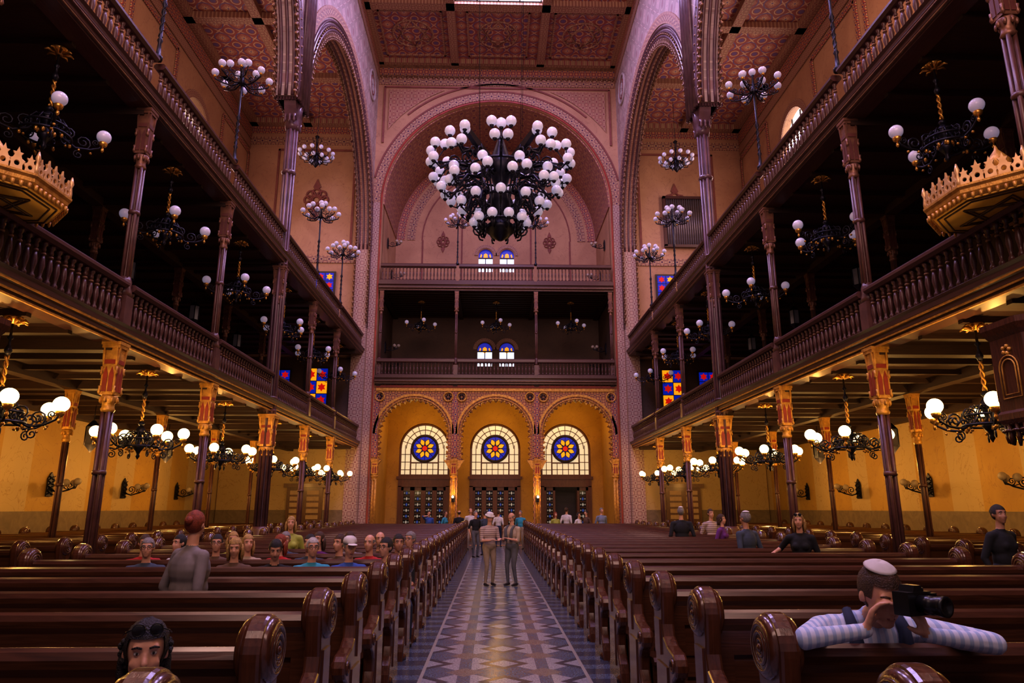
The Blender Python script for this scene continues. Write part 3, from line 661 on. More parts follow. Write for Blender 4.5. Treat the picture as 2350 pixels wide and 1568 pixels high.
band(arcpts(0,18.5,4.7,41.97,30),arcpts(0,18.5,4.78,41.97,30),maroon,.04)
for x in(-3.4,3.4): medal(x,41.97,18.4,.5)
medal(0,41.97,21.0,.6)
for x in(-4.7,-2.2,2.2,4.7): band([(x-.05,41.97,14.2),(x-.05,41.97,18.5 if abs(x)>3 else 20.2)],[(x+.05,41.97,14.2),(x+.05,41.97,18.5 if abs(x)>3 else 20.2)],maroon,.04)
band([(-2.2,41.97,20.1),(2.2,41.97,20.1)],[(-2.2,41.97,20.3),(2.2,41.97,20.3)],bandf,.04)
wn=30
for z0,z1 in((10.3,11.35),(16.4,17.5)):
    for x in(-.68,.68):
        mb=MB(); v=shape2d([[(x-.45,z0),(x-.45,z0+1.0),(x+.45,z0+1.0),(x+.45,z0)]],.04); mb.add(v[0],v[1],0,False,XZ(42.2))
        mb.box(x-.45,x+.45,42.1,42.16,z0+.92,z0+1.0,4); mb.box(x-.025,x+.025,42.1,42.16,z0,z0+.95,4)
        v=shape2d([arch(x,.45,z0+1.0,z1,12)],.03); mb.add(v[0],v[1],1,False,XZ(42.17))
        mb.prism([(x-.14,z1-.12),(x,z1-.2),(x+.14,z1-.12),(x+.12,z1+.12),(x,z1+.2),(x-.12,z1+.12)],42.11,42.15,'xz',2)
        for t in(-1,1): mb.prism([(x+t*.28,z1-.1),(x+t*.36,z1-.05),(x+t*.3,z1+.15),(x+t*.22,z1+.08)],42.11,42.15,'xz',2)
        mk('window_%d'%wn,mb,[gwhite,gblue,gyel,gred,leadm],kind='structure',label='small arched blue and amber stained glass window'); wn+=1
        yy=41.96; band([(x+.5*math.cos(pi-pi*i/14),yy,z1+.5*math.sin(pi*i/14)) for i in range(15)],[(x+.72*math.cos(pi-pi*i/14),yy,z1+.72*math.sin(pi*i/14)) for i in range(15)],bandf,.04)
dpale=em('door_pale_pane',(.8,.75,.6),.22); dblue=em('door_blue_pane',(.05,.12,.5),.3)
dn=1
for x in doors_x:
    mb=MB(); v=shape2d([arch(x,1.5,3.65,5.3,20)],.04); mb.add(v[0],v[1],0,False,XZ(42.3))
    F0=42.12
    mb.ring((x,F0,5.3),1.44,.07,'y',24,6,1,a0=0,a1=pi)
    for q in(-1.44,1.44): mb.box(x+q-.06,x+q+.06,F0-.06,F0+.06,3.65,5.3,1)
    mb.box(x-1.5,x+1.5,F0-.07,F0+.07,3.62,3.78,1)
    mb.box(x-.82,x+.82,F0-.03,F0+.03,4.42,4.5,1)
    for q in(-.82,.82): mb.box(x+q-.04,x+q+.04,F0-.04,F0+.04,3.7,5.3,1)
    for q in(-.5,-.17,.17,.5,-1.15,1.15): mb.box(x+q-.02,x+q+.02,F0-.02,F0+.02,3.7,4.45 if abs(q)<1 else 5.5,1)
    for q in(4.05,4.5,4.95): 
        mb.box(x-1.44,x-.82,F0-.02,F0+.02,q-.02,q+.02,1); mb.box(x+.82,x+1.44,F0-.02,F0+.02,q-.02,q+.02,1)
    mb.box(x-.82,x+.82,F0-.02,F0+.02,4.05,4.09,1)
    for i in range(1,10):
        a=i*pi/10; mb.cone((x+.75*math.cos(a),F0,5.3+.75*math.sin(a)),(x+1.42*math.cos(a),F0,5.3+1.42*math.sin(a)),.02,.02,5,1)
    mb.ring((x,F0,5.3),1.1,.025,'y',20,5,1,a0=0,a1=pi)
    cz=5.3
    mb.prism([(x+.72*math.cos(i*pi/16),cz+.72*math.sin(i*pi/16)) for i in range(32)],F0-.03,F0+.03,'xz',2)
    mb.ring((x,F0-.03,cz),.76,.08,'y',32,6,6)
    for i in range(8):
        a=i*pi/4+pi/8; ca,sa=math.cos(a),math.sin(a)
        P=[(x+r*ca-w*sa,cz+r*sa+w*ca) for r,w in((.16,0),(.3,.11),(.42,.13),(.6,0),(.42,-.13),(.3,-.11))]
        mb.prism(P,F0-.06,F0-.03,'xz',3)
        a2=a+pi/8; mb.cone((x+.2*math.cos(a2),F0-.07,cz+.2*math.sin(a2)),(x+.7*math.cos(a2),F0-.07,cz+.7*math.sin(a2)),.014,.014,5,6)
        for sg in(1,-1): mb.tube([(x+r*ca-w*sg*sa,F0-.065,cz+r*sa+w*sg*ca) for r,w in((.16,0),(.3,.11),(.42,.13),(.6,0))],.014,5,6)
    mb.prism([(x+.16*math.cos(i*pi/8),cz+.16*math.sin(i*pi/8)) for i in range(16)],F0-.09,F0-.05,'xz',4); mb.ring((x,F0-.08,cz),.17,.025,'y',16,5,6)
    mk('window_%d'%wn,mb,[cream,doorw,gblue,gyel,gred,gwhite,leadm],kind='structure',label='arched fanlight with eight-petalled blue and amber rose'); wn+=1
    mb=MB(); openr=(x>0)
    mb.box(x-1.5,x+1.5,41.9,42.2,3.05,3.6,0); mb.box(x-1.6,x+1.6,41.85,42.2,3.5,3.66,0); mb.box(x-1.5,x-1.3,41.9,42.2,0,3.1,0); mb.box(x+1.3,x+1.5,41.9,42.2,0,3.1,0)
    for k in range(4):
        if openr and k in(1,2): continue
        a=x-1.3+k*.65; b=a+.65
        mb.box(a,b,42.0,42.08,0,.7,0)
        for q in(a,b-.13): mb.box(q,q+.13,41.98,42.1,.7,3.05,0)
        mb.box(a,b,41.98,42.1,2.85,3.05,0); mb.box(a,b,41.98,42.1,.65,.85,0)
        mb.box(a+.1,b-.1,42.03,42.06,.78,2.9,1)
        for r in range(6):
            zc=1.05+r*.33; xc=(a+b)/2
            mb.box(a+.1,b-.1,42.0,42.05,zc+.15,zc+.18,0)
            mb.prism([(xc,zc-.1),(xc+.07,zc),(xc,zc+.1),(xc-.07,zc)],42.0,42.03,'xz',2 if (r+k)%2 else 3)
            for sx in(-.13,.13): mb.prism([(xc+sx,zc-.05),(xc+sx+.03,zc),(xc+sx,zc+.05),(xc+sx-.03,zc)],42.0,42.03,'xz',3)
        mb.cone((b-.14 if k%2==0 else a+.14,41.93,1.1),(b-.14 if k%2==0 else a+.14,41.93,1.35),.015,.015,6,4)
    if openr:
        mb.box(x-.7,x-.64,42.1,42.7,0,3,0); mb.box(x+.64,x+.7,42.1,42.7,0,3,0)
    mk('door_%d'%dn,mb,[doorw,mirror_d,dblue,dpale,gold],kind='structure',label='wooden double doors with diamond glass lattice'+(' standing open' if openr else '')); dn+=1
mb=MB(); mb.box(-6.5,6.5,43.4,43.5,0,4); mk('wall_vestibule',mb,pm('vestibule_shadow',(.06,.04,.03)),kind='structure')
# portal arcade
hl=[[(-6.4,0),(6.4,0),(6.4,8.2),(-6.4,8.2)]]
cx3=[-4.28,0,4.28]
for c_ in cx3:
    p=arch(c_,1.82,4.3,5.6,24,.13,.3)
    hl.append([(c_-1.96,.01),(c_-1.96,4.2)]+p+[(c_+1.96,4.2),(c_+1.96,.01)])
v=shape2d(hl,.5); mb=MB(); mb.add(v[0],v[1],0,False,XZ(36.75)); mk('wall_portal',mb,arcm,kind='structure',label='mosaic-painted portal arcade with three scalloped arches')
yp=36.47
for c_ in cx3:
    band(arcpts(c_,5.6,1.98,yp),arcpts(c_,5.6,2.1,yp),goldp,.05)
    mb=MB()
    k=24
    for i in range(k+1):
        a=pi-pi*i/k; mb.sph((c_+1.76*math.cos(a),36.45,5.6+1.76*math.sin(a)),.055,6,5)
    for s in(-1,1):
        for j in range(5): mb.sph((c_+s*1.76,36.45,5.4-j*.24),.055,6,5)
        mb.prism([(c_+s*1.6,4.25),(c_+s*2.0,4.25),(c_+s*2.0,3.7),(c_+s*1.85,3.85),(c_+s*1.75,4.05)],36.44,36.7)
    mb.ring((c_,36.46,5.6),1.86,.03,'y',30,5,0,a0=0,a1=pi)
    TR[0]+=1; mk('trim_%d'%TR[0],mb,goldp,kind='structure',label='gilded scalloped arch edging')
for x in(-6.1,-2.5,-1.8,1.8,2.5,6.1):
    mb=MB(); mb.ring((x,36.44,7.55),.24,.04,'y',16,5,0); 
    for i in range(6): mb.sph((x+.11*math.cos(i*pi/3),36.45,7.55+.11*math.sin(i*pi/3)),(.05,.03,.05),6,5,1)
    TR[0]+=1; mk('trim_%d'%TR[0],mb,[goldp,iron],kind='structure',label='small star rosette in spandrel')
for z0,z1,mt in((7.85,8.0,goldp),(8.03,8.16,redp)): band([(-6.3,yp,z0),(6.3,yp,z0)],[(-6.3,yp,z1),(6.3,yp,z1)],mt,.06)
for x in(-6.25,-2.14,2.14,6.25): band([(x-.14,yp,4.4),(x-.14,yp,7.8)],[(x+.14,yp,4.4),(x+.14,yp,7.8)],bandr,.05)
def stained(x,z0,z1,w,n,s,up=False):
    mb=MB(); Y=36.3
    mb.box(x-w/2-.08,x+w/2+.08,Y-.02,Y+.06,z0-.08,z1+.08,4)
    k=int((z1-z0)/(w/2)); h=(z1-z0)/k
    for i in range(k):
        for j in range(2):
            xc=x-w/4+j*w/2; zc=z0+(i+.5)*h; bg=1 if up else (1,2)[(i+j)%2]
            mb.box(xc-w/4+.02,xc+w/4-.02,Y-.05,Y-.02,zc-h/2+.02,zc+h/2-.02,bg)
            for t in(0,1):
                P=[(xc+w*.2*math.cos(pi/2+t*pi+q*2*pi/3),zc+w*.2*math.sin(pi/2+t*pi+q*2*pi/3)) for q in range(3)]
                mb.prism(P,Y-.07-t*.01,Y-.05-t*.01,'xz',3 if bg==2 else (2 if (i+j)%3==0 else 3))
    mk('window_%d'%n,mb,[gwhite,gblue,gyel,gred,leadm],kind='structure',label='geometric stained glass window with star panes')
for s in(-1,1):
    for x,z0,z1,w_,u_ in((9.4,6.3,9.0,1.15,False),(9.3,11.4,14.3,.95,True)):
        stained(s*x,z0,z1,w_,wn,s,u_); wn+=1
    stained(s*11.3,6.3,8.9,1.0,wn,s,True); wn+=1
    mb=MB(); x=s*9.6
    mb.box(x-.9,x+.9,36.2,36.3,0,2.9,0)
    for a in(-.42,.42):
        mb.box(x+a-.34,x+a+.34,36.15,36.2,.2,1.1,0)
        for r in range(5): mb.box(x+a-.3,x+a+.3,36.15,36.2,1.3+r*.3,1.5+r*.3,1)
    mb.box(x-1.05,x+1.05,36.1,36.3,2.85,3.05,0)
    mk('door_%d'%dn,mb,[doorw,em('amber_pane_%d'%dn,(.5,.22,.05),.2)],kind='structure',label='panelled wooden side door'); dn+=1
r=empty('organ_pipe_screen',(10.6,36.3,16),label='rectangular screen of vertical organ pipes',category='organ pipes')
mb=MB()
for a,b,c_,d in((-1.25,1.25,-.05,.1),(-1.25,1.25,2.85,3.0),(-1.25,-1.1,0,3),(1.1,1.25,0,3)): mb.box(a,b,-.15,.05,c_,d)
mk('frame',mb,railw,parent=r)
mb=MB()
mb.lathe([(.05,.0),(.05,2.75)],8); p0=mk('pipe',mb,pm('pipe_metal',(.3,.26,.3),None,.35,.5),parent=r,loc=(-1.0,-.02,.1))
for i in range(1,17): inst(p0,r,(-1.0+i*.125,-.02,.1))

# ============================================================ GALLERIES
def gallery(s,z0,nm):
    r=empty('balcony',(s*7.1,15,z0),label='long dark wooden gallery floor with moulded gilt-edged fascia',category='balcony',group='side galleries')
    mb=MB()
    P=[(7.12,0),(7.12,.04),(7.05,.07),(7.05,.14),(6.98,.18),(6.98,.26),(6.93,.3),(7.4,.3),(13.97,.3),(13.97,.06),(7.5,.06),(7.5,-.02)]
    mb.prism([(s*a-s*7.1,b) for a,b in P],-19,21.3,'xz'); mk('slab',mb,[railw],parent=r)
    mb=MB()
    for zz,xx in((.05,7.06),(.16,6.99)): mb.box(*sorted((s*xx-s*7.1,s*(xx+.03)-s*7.1)),-19,21.3,zz-.014,zz+.014)
    if z0<6: mb.box(*sorted((s*.0,s*.04)),-19,21.3,-.035,-.005)
    mk('gilt_line',mb,goldp if z0<6 else lacem,parent=r)
    mb=MB()
    mb.box(*sorted((s*.4,s*6.86)),-19,21.3,.03,.055)
    yy=-18.6
    while yy<21: mb.box(*sorted((s*.35,s*6.85)),yy,yy+.12,-.08,.06); yy+=1.1
    for y in COLY+[4.1,35]: mb.box(*sorted((s*.1,s*6.85)),y-15-.15,y-15+.15,-.16,.06)
    for q in(3.4,6.65): mb.box(*sorted((s*q-.15,s*q+.15)),-19,21.3,-.18,.06)
    mk('soffit_beam',mb,darkw,parent=r)
for s in(-1,1):
    for z0 in(4.85,9.7): gallery(s,z0,'')
bal=MB(); bal.lathe([(.045,0),(.045,.06),(.024,.09),(.032,.16),(.05,.27),(.04,.36),(.024,.44)],8); bal.lathe([(.038,.445),(.042,.46),(.038,.475)],8,mat=1); bal.lathe([(.022,.48),(.036,.53),(.024,.57),(.046,.61),(.046,.66)],8)
bal0=mk('baluster',bal,[railw,lacem]); 
def balustrade(p,length,rot,zt,grp,h=.66,big=0):
    r=empty('balustrade',(p[0],p[1],zt),rot,label='dark wooden balustrade with turned balusters and moulded handrail',category='railing',group=grp)
    L=length/2; mb=MB(); mb.prism([(-.09,0),(.09,0),(.09,.05),(.06,.08),(-.06,.08),(-.09,.05)],-L,L,'xz'); mk('bottom_rail',mb,railw,parent=r)
    mb=MB(); z=.08+h; mb.prism([(-.07,z),(.07,z),(.12,z+.05),(.12,z+.1+big),(.08,z+.14+big),(-.08,z+.14+big),(-.12,z+.1+big),(-.12,z+.05)],-L,L,'xz'); mk('handrail',mb,railw,parent=r)
    n=max(2,int(length/.185))
    for i in range(n): inst(bal0,r,(0,-L+(i+.5)*length/n,.08),0,(1,1,h/.66))
ys=COLY+[36.1]
for s in(-1,1):
    for z0 in(5.15,10.0):
        for i in range(len(ys)-1):
            a,b=ys[i],ys[i+1]; hw=.24 if abs(a-22.1)<.1 else .12; hb=.24 if abs(b-22.1)<.1 else .12
            if b==36.1: hb=0
            balustrade((s*7.15,(a+hw+b-hb)/2),b-a-hw-hb,0,z0,'side gallery balustrades')
        balustrade((s*7.15,6.4),3.9,0,z0,'side gallery balustrades')
for z0,ft in((8.2,.42),(13.35,.5)):
    r=empty('balcony',(0,36.4,z0),label='wooden gallery floor spanning the entrance bay',category='balcony',group='entrance galleries')
    mb=MB(); P=[(-.1,0),(-.1,.08),(-.2,.14),(-.2,.24),(-.28,.3),(-.28,ft),(.3,ft),(5.55,ft),(5.55,.1),(0,.1)]
    mb.prism(P,-6.38,6.38,'yz'); mk('slab',mb,railw,parent=r)
    mb=MB()
    for q in range(12): mb.box(-6.3,6.3,.4+q*.43,.5+q*.43,-.02,.1)
    for q in(-6.2,-2.15,2.15,6.2): mb.box(q-.12,q+.12,0,5.55,-.1,.1)
    mk('soffit_beam',mb,darkw,parent=r)
    mb=MB(); mb.box(-6.38,6.38,-.22,-.2,.12,.14); mb.box(-6.38,6.38,-.12,-.1,.03,.05); mk('gilt_line',mb,lacem,parent=r)
    for cx in(-4.25,0,4.25): balustrade((cx,36.25),4.1,pi/2,z0+ft,'entrance gallery balustrades',.62 if z0<10 else .7,.08)

# ============================================================ COLUMNS
def cap_mesh(z0,h,w):
    mb=MB()
    mb.lathe([(w*.6,0),(w*.72,.05),(w*.6,.09),(w*.6,.15),(w*.9,.27),(w*.82,.29),(w*.66,.31)],8,(0,0,z0),0)
    for i in range(8):
        a=i*pi/4; mb.sph((w*.8*math.cos(a),w*.8*math.sin(a),z0+.22),(.03,.03,.06),6,5,0)
    b=w*.72; zz=z0+.31; fl=w*.2
    mb.box(-b,b,-b,b,zz,z0+h-.12,0)
    for s in(-1,1):
        for ax in(0,1):
            pl='xz' if ax else 'yz'
            for o in(-.42,.42): mb.prism([(b*o-b*.3,zz+.06),(b*o+b*.3,zz+.06),(b*o+b*.3,zz+h*.3),(b*o,zz+h*.4),(b*o-b*.3,zz+h*.3)],s*b-.012,s*b+.012,pl,1)
            mb.prism([(-b*.75,zz+h*.44),(b*.75,zz+h*.44),(b*.75,zz+h*.5),(-b*.75,zz+h*.5)],s*b-.012,s*b+.012,pl,1)
        for t in(-1,1):
            for q in(.0,.36): mb.lathe([(.01,0),(.035,.05),(.02,.1),(.03,.16)],6,(s*b,t*b,zz+q))
            for pl in('xz','yz'): mb.prism([(s*b,zz+h*.42),(s*(b+fl*.4),zz+h*.5),(s*(b+fl),z0+h-.1),(s*b,z0+h-.1)],t*b-.03*(t>0),t*b+.03*(t<0),pl,0)
    mb.box(-b-fl*.9,b+fl*.9,-b-fl*.9,b+fl*.9,z0+h-.12,z0+h-.06,0); mb.box(-b-fl*1.3,b+fl*1.3,-b-fl*1.3,b+fl*1.3,z0+h-.06,z0+h,0)
    return mb
def shaft_mesh(z0,z1,r):
    mb=MB(); mb.lathe([(r*.55,z0),(r*.55,z1)],8,smooth=False)
    for i in range(4):
        a=pi/4+i*pi/2; mb.lathe([(r*.4,z0),(r*.4,z1)],8,(r*.82*math.cos(a),r*.82*math.sin(a),0))
    return mb
def base_mesh(r,h=.5):
    mb=MB(); mb.box(-r*1.7,r*1.7,-r*1.7,r*1.7,0,h*.6); mb.lathe([(r*1.7,h*.6),(r*1.75,h*.7),(r*1.4,h*.8),(r*1.5,h*.9),(r*1.1,h)],12); return mb
def column(lower=True,z=0,top=4.85,r=.14,capm=(goldp,redp),w=.26,pos=(0,0),label='',grp=''):
    root=empty('column',(pos[0],pos[1],z),label=label,category='column',group=grp)
    H=top-z; ch=1.3
    mk('base',base_mesh(r,.6 if lower else 1.0),colm,parent=root)
    mb=shaft_mesh(.5,H-ch+.05,r); mb.lathe([(r*1.25,0),(r*1.35,.04),(r*1.25,.08)],10,(0,0,H*.5)); mk('shaft',mb,colm,parent=root)
    mk('capital',cap_mesh(H-ch,ch,w),list(capm),parent=root)
    return root
browncap=(pm('dull_gilt_brown',(.26,.12,.07),(.16,.07,.045),.4,.3,9),pm('brown_red_panel',(.16,.045,.035)))
cA=column(True,0,4.85,.09,pos=(7.2,12.9),w=.18,label='slender clustered brown column with gilt and red capital',grp='gallery columns')
cB=column(False,5.15,9.7,.082,browncap,.155,pos=(7.2,12.9),label='slender clustered brown column with carved capital',grp='gallery columns')
for s in(-1,1):
    for y in COLY:
        if abs(y-22.1)<.1: continue
        if s==1 and y==12.9: continue
        dup(cA,(s*7.2,y,0)); dup(cB,(s*7.2,y,5.15))
iA=column(True,0,4.7,.065,pos=(10.5,12.9),w=.14,label='thin brown column with gilt capital under gallery',grp='inner gallery columns')
iB=column(False,5.15,9.55,.065,browncap,.14,pos=(10.5,12.9),label='thin brown column with carved capital',grp='inner gallery columns')
for s in(-1,1):
    for y in COLY:
        if s==1 and y==12.9: continue
        dup(iA,(s*10.5,y,0)); dup(iB,(s*10.5,y,5.15))
for s in(-1,1):
    root=empty('pillar',(s*7.2,22.1,0),label='tall clustered mauve-brown pillar with gilded bands and capitals',category='column',group='great pillars')
    mb=MB(); mb.box(-.3,.3,-.3,.3,0,.9); mb.lathe([(.34,.9),(.36,1.0),(.28,1.1),(.3,1.2),(.24,1.3)],12); mk('base',mb,colm,parent=root)
    mb=MB(); mb.lathe([(.13,1),(.13,15.6)],8,smooth=False)
    for i in range(8):
        a=i*pi/4; rr=.04 if i%2 else .056; mb.lathe([(rr,1.1),(rr,15.6)],10,(.16*math.cos(a),.16*math.sin(a),0))
    for zz in(4.8,5.2,9.65,10.1): mb.lathe([(.2,0),(.23,.04),(.2,.08)],12,(0,0,zz))
    mk('shaft',mb,pilm,parent=root)
    mk('capital',cap_mesh(3.4,1.3,.27),[goldp,redp],parent=root); mk('capital',cap_mesh(8.3,1.3,.22),list(browncap),parent=root)
    mb=MB(); mb.lathe([(.2,12.9),(.25,13.0),(.2,13.1)],12); mb.lathe([(.22,14.6),(.26,14.8),(.23,14.9),(.26,15.1),(.36,15.6)],12)
    for t in(-1,1):
        mb.prism([(t*.22,14.9),(t*.3,15.0),(t*.45,15.35),(t*.55,15.65),(t*.22,15.65)],-.2,.2,'yz')
        for q in(-.15,0,.15): mb.lathe([(.02,0),(.05,.1),(.035,.2),(.06,.3)],8,(q,t*.38,14.75))
    mk('capital',mb,[pilm],parent=root)
    mb=MB(); mb.box(*sorted((-s*.32,s*.52)),-.54,.54,15.6,18.2); mb.box(*sorted((-s*.3,s*.3)),-.5,.5,18.2,27)
    for i in range(7):
        q=-.48+i*.16; rr=.055 if i%2 else .075; mb.lathe([(rr,15.5),(rr,27)],10,(-s*.33,q,0))
    for i in range(9):
        for t in(-1,1): mb.lathe([(.045,15.5),(.045,17.6)],8,(-s*.3+s*i*.1,t*.54,0))
    mk('upper_shaft',mb,pilm,parent=root)
for x in(-2.15,2.15,-6.2,6.2):
    rt=column(False,8.62,13.3,.07,browncap,.12,pos=(x,36.35),label='thin column carrying the upper entrance gallery',grp='entrance gallery columns')
    rt=empty('column',(x,36.5,0),label='gilded cluster column of the portal arcade',category='column',group='portal columns')
    mk('base',base_mesh(.12,.6),colm,parent=rt); mk('shaft',shaft_mesh(.5,3.3,.12),goldp,parent=rt); mk('capital',cap_mesh(3.2,1.1,.2),[goldp,redp],parent=rt)
bpy.data.objects.remove(bal0)

# ============================================================ LAMPS
def spiral(cx,cz,R,a0,turns,dirn=1,n=14,r0=.2):
    return [(cx+R*(1-(1-r0)*i/n)*math.cos(a0+dirn*turns*2*pi*i/n),0,cz+R*(1-(1-r0)*i/n)*math.sin(a0+dirn*turns*2*pi*i/n)) for i in range(n+1)]
def chandelier(loc,glob,label,grp,n=6,gr_=.13):
    root=empty('chandelier',loc,label=label,category='chandelier',group=grp)
    mb=MB(); mb.lathe([(.13,0),(.15,-.03),(.08,-.07),(.05,-.12)],12)
    for i in range(8):
        a=i*pi/4; mb.tube([(.06*math.cos(a),.06*math.sin(a),-.1),(.17*math.cos(a),.17*math.sin(a),-.06),(.22*math.cos(a),.22*math.sin(a),-.1)],[.02,.03,.01],5)
    mk('ceiling_rose',mb,gold,parent=root)
    mb=MB(); mb.lathe([(.02,-.1),(.02,-.3),(.05,-.34),(.02,-.38),(.02,-.45),(.045,-.5),(.06,-.55),(.03,-.62)],8,mat=0)
    for k in(0,pi): mb.tube([(.022*math.cos(k+i*.9),.022*math.sin(k+i*.9),-.62-i*.035) for i in range(15)],.018,6,1)
    mb.lathe([(.03,-1.12),(.07,-1.17),(.03,-1.22)],8)
    mk('stem',mb,[iron,gold],parent=root)
    mb=MB(); mb.lathe([(.03,-1.2),(.09,-1.28),(.12,-1.36),(.07,-1.46),(.05,-1.55),(.1,-1.62),(.12,-1.68),(.05,-1.76),(.03,-1.82),(.045,-1.86),(.005,-1.93)],12)
    mb.ring((0,0,-1.5),.33,.02,'z',24,6); mb.ring((0,0,-1.66),.38,.022,'z',24,6); mb.ring((0,0,-1.36),.2,.015,'z',20,5)
    for i in range(12):
        a=i*pi/6; m=Matrix.Rotation(a,4,'Z'); mb.tube([m@Vector(p) for p in spiral(.34,-1.58,.075,pi/2,1.2)],.013,5)
        mb.tube([m@Vector(p) for p in[(.1,0,-1.4),(.22,0,-1.34),(.33,0,-1.5)]],.012,5)
    for i in range(6):
        m=Matrix.Rotation(i*pi/3,4,'Z'); mb.sph(m@Vector((.36,0,-1.72)),(.03,.03,.045),6,5,1); mb.sph(m@Vector((.12,0,-1.6)),(.035,.035,.05),6,5,1)
    mk('body',mb,[iron,gold],parent=root)
    am=MB()
    am.tube([(.12,0,-1.42),(.25,0,-1.62),(.45,0,-1.72),(.66,0,-1.68),(.8,0,-1.6),(.85,0,-1.5)],[.022,.024,.022,.02,.018,.02],6)
    am.tube(spiral(.55,-1.58,.13,-pi/2,1.6),.016,5); am.tube(spiral(.32,-1.5,.12,pi,1.4,-1),.015,5); am.tube(spiral(.74,-1.52,.06,-pi/2,1.4,-1),.012,5); am.tube(spiral(.5,-1.83,.08,pi/2,1.4),.012,5)
    am.lathe([(.02,-1.56),(.06,-1.53),(.075,-1.48),(.055,-1.46)],10,(.85,0,0),1); am.lathe([(.012,-1.66),(.03,-1.62),(.012,-1.56)],8,(.85,0,0),1)
    for q in(.3,.5,.68): am.sph((q,0,-1.74),(.025,.03,.025),6,4,1)
    a0=mk('arm',am,[iron,gold],parent=root)
    gm=MB(); gm.sph((0,0,0),gr_,18,12); g0=mk('globe',gm,glob,parent=root,loc=(.85,0,-1.48+gr_))
    for i in range(1,n):
        a=2*pi*i/n; inst(a0,root,(0,0,0),a); inst(g0,root,(.85*math.cos(a),.85*math.sin(a),-1.48+gr_))
    return root
def plight(loc,e,col,r=.15,parent=None):
    d=bpy.data.lights.new('lamp_or_fill_light','POINT'); d.energy=e; d.color=col; d.shadow_soft_size=r; o=bpy.data.objects.new('lamp_or_fill_light',d); COL.objects.link(o); o.location=loc
    if parent: o.parent=parent
    return o
c1=chandelier((7.7,BAYS[0],4.78),globe_on,'lit wrought-iron chandelier with glowing globes hanging under gallery','lit gallery chandeliers',6,.12)
plight((0,0,-1.25),180,(1,.5,.12),.12,c1)
c2=chandelier((7.7,BAYS[0],9.6),globe_off,'unlit wrought-iron chandelier with white globes under upper gallery','unlit gallery chandeliers',4,.118)
for s in(-1,1):
    for y in BAYS:
        if not(s==1 and y==BAYS[0]):
            dup(c1,(s*7.7,y,4.78),random.uniform(0,1)); dup(c2,(s*7.7,y,9.6),random.uniform(.3,1.2))
for x in(-4.25,0,4.25): dup(c2,(x,38.2,13.3),.3,.95)
smoked=pm('smoked_glass',(.25,.26,.32),None,.25)
def lantern(loc,lit):
    root=empty('lantern',loc,label='dark hexagonal hanging lantern with frosted panes',category='lantern',group='gallery lanterns')
    mb=MB(); mb.lathe([(.01,0),(.01,-.5)],6); mb.lathe([(.04,-.42),(.16,-.55),(.2,-.6)],6,smooth=False); mb.lathe([(.19,-1.1),(.1,-1.2),(.02,-1.3)],6,smooth=False)
    for i in range(6): a=i*pi/3; mb.cone((.19*math.cos(a),.19*math.sin(a),-.6),(.19*math.cos(a),.19*math.sin(a),-1.1),.015,.015,5)
    mk('frame',mb,iron,parent=root)
    mb=MB(); mb.lathe([(.17,-.6),(.17,-1.1)],6,smooth=False); mk('glass',mb,smoked,parent=root)
    if lit: plight((0,0,-1.5),125,(1,.52,.13),.12,root)  # fill light added below the lantern, which itself is unlit
    return root
lu=lantern((10.9,15.2,9.5),0); ll=lantern((11.3,15.2,4.65),1)
for s in(-1,1):
    for y in BAYS[1:5]:
        if s==1 and y==15.2: continue
        dup(lu,(s*10.9,y,9.5)); dup(ll,(s*11.3,y,4.65))
def candelabrum(loc,h=2.3,label='tall iron candelabrum with white globes standing on the gallery rail',grp='rail candelabra',n=8):
    root=empty('candelabrum',loc,label=label,category='lamp',group=grp)
    mb=MB(); mb.lathe([(.09,0),(.1,.08),(.05,.14),(.035,.4),(.06,.46),(.035,.52),(.03,h*.55),(.06,h*.58),(.03,h*.62),(.028,h)],8)
    for k in(0,pi): mb.tube([(.035*math.cos(k+i*.8),.035*math.sin(k+i*.8),.55+i*.05) for i in range(int(h*.5/.05*.8))],.014,5,0)
    mb.lathe([(.03,h),(.1,h+.1),(.06,h+.2),(.02,h+.55),(.05,h+.6)],8,mat=0)
    mk('pole',mb,[iron,gold],parent=root)
    gm=MB(); gm.sph((0,0,0),.1,14,10); g0=mk('globe',gm,globe_off,parent=root,loc=(0,0,h+.72))
    am=MB(); am.tube([(.05,0,h+.1),(.25,0,h-.02),(.5,0,h+.02),(.68,0,h+.1),(.7,0,h+.18)],.022,5); am.tube(spiral(.32,h+.1,.12,-pi/2,1.5),.015,5); am.tube(spiral(.55,h+.12,.08,-pi/2,1.4,-1),.013,5); am.lathe([(.02,h+.14),(.05,h+.19),(.035,h+.21)],8,(.7,0,0),1)
    a0=mk('arm',am,[iron,gold],parent=root)
    for i in range(n):
        a=2*pi*i/n
        if i: inst(a0,root,(0,0,0),a)
        inst(g0,root,(.7*math.cos(a),.7*math.sin(a),h+.3))
    am=MB(); am.tube([(.03,0,h+.3),(.2,0,h+.26),(.34,0,h+.36),(.36,0,h+.46)],.015,5); am.tube(spiral(.18,h+.38,.07,-pi/2,1.4),.01,5); a1=mk('upper_arm',am,iron,parent=root,rot=.4)
    for i in range(4):
        a=.4+pi/2*i
        if i: inst(a1,root,(0,0,0),a)
        inst(g0,root,(.36*math.cos(a),.36*math.sin(a),h+.56))
    return root
cd=candelabrum((7.15,17.3,10.88))
for s in(-1,1):
    for y in(12.9,17.3,26.4,30.7):
        if not(s==1 and y==17.3): dup(cd,(s*7.15,y,10.88),.3)
for x in(-2.15,2.15): dup(cd,(x,36.25,14.8),.2)
rt=empty('chandelier',(9.4,33.2,23.1),label='small many-globed iron chandelier hanging on a long cable',category='chandelier',group='aisle ring chandeliers')
mb=MB(); mb.lathe([(.012,0),(.012,-2.3)],6); mk('cable',mb,iron,parent=rt)
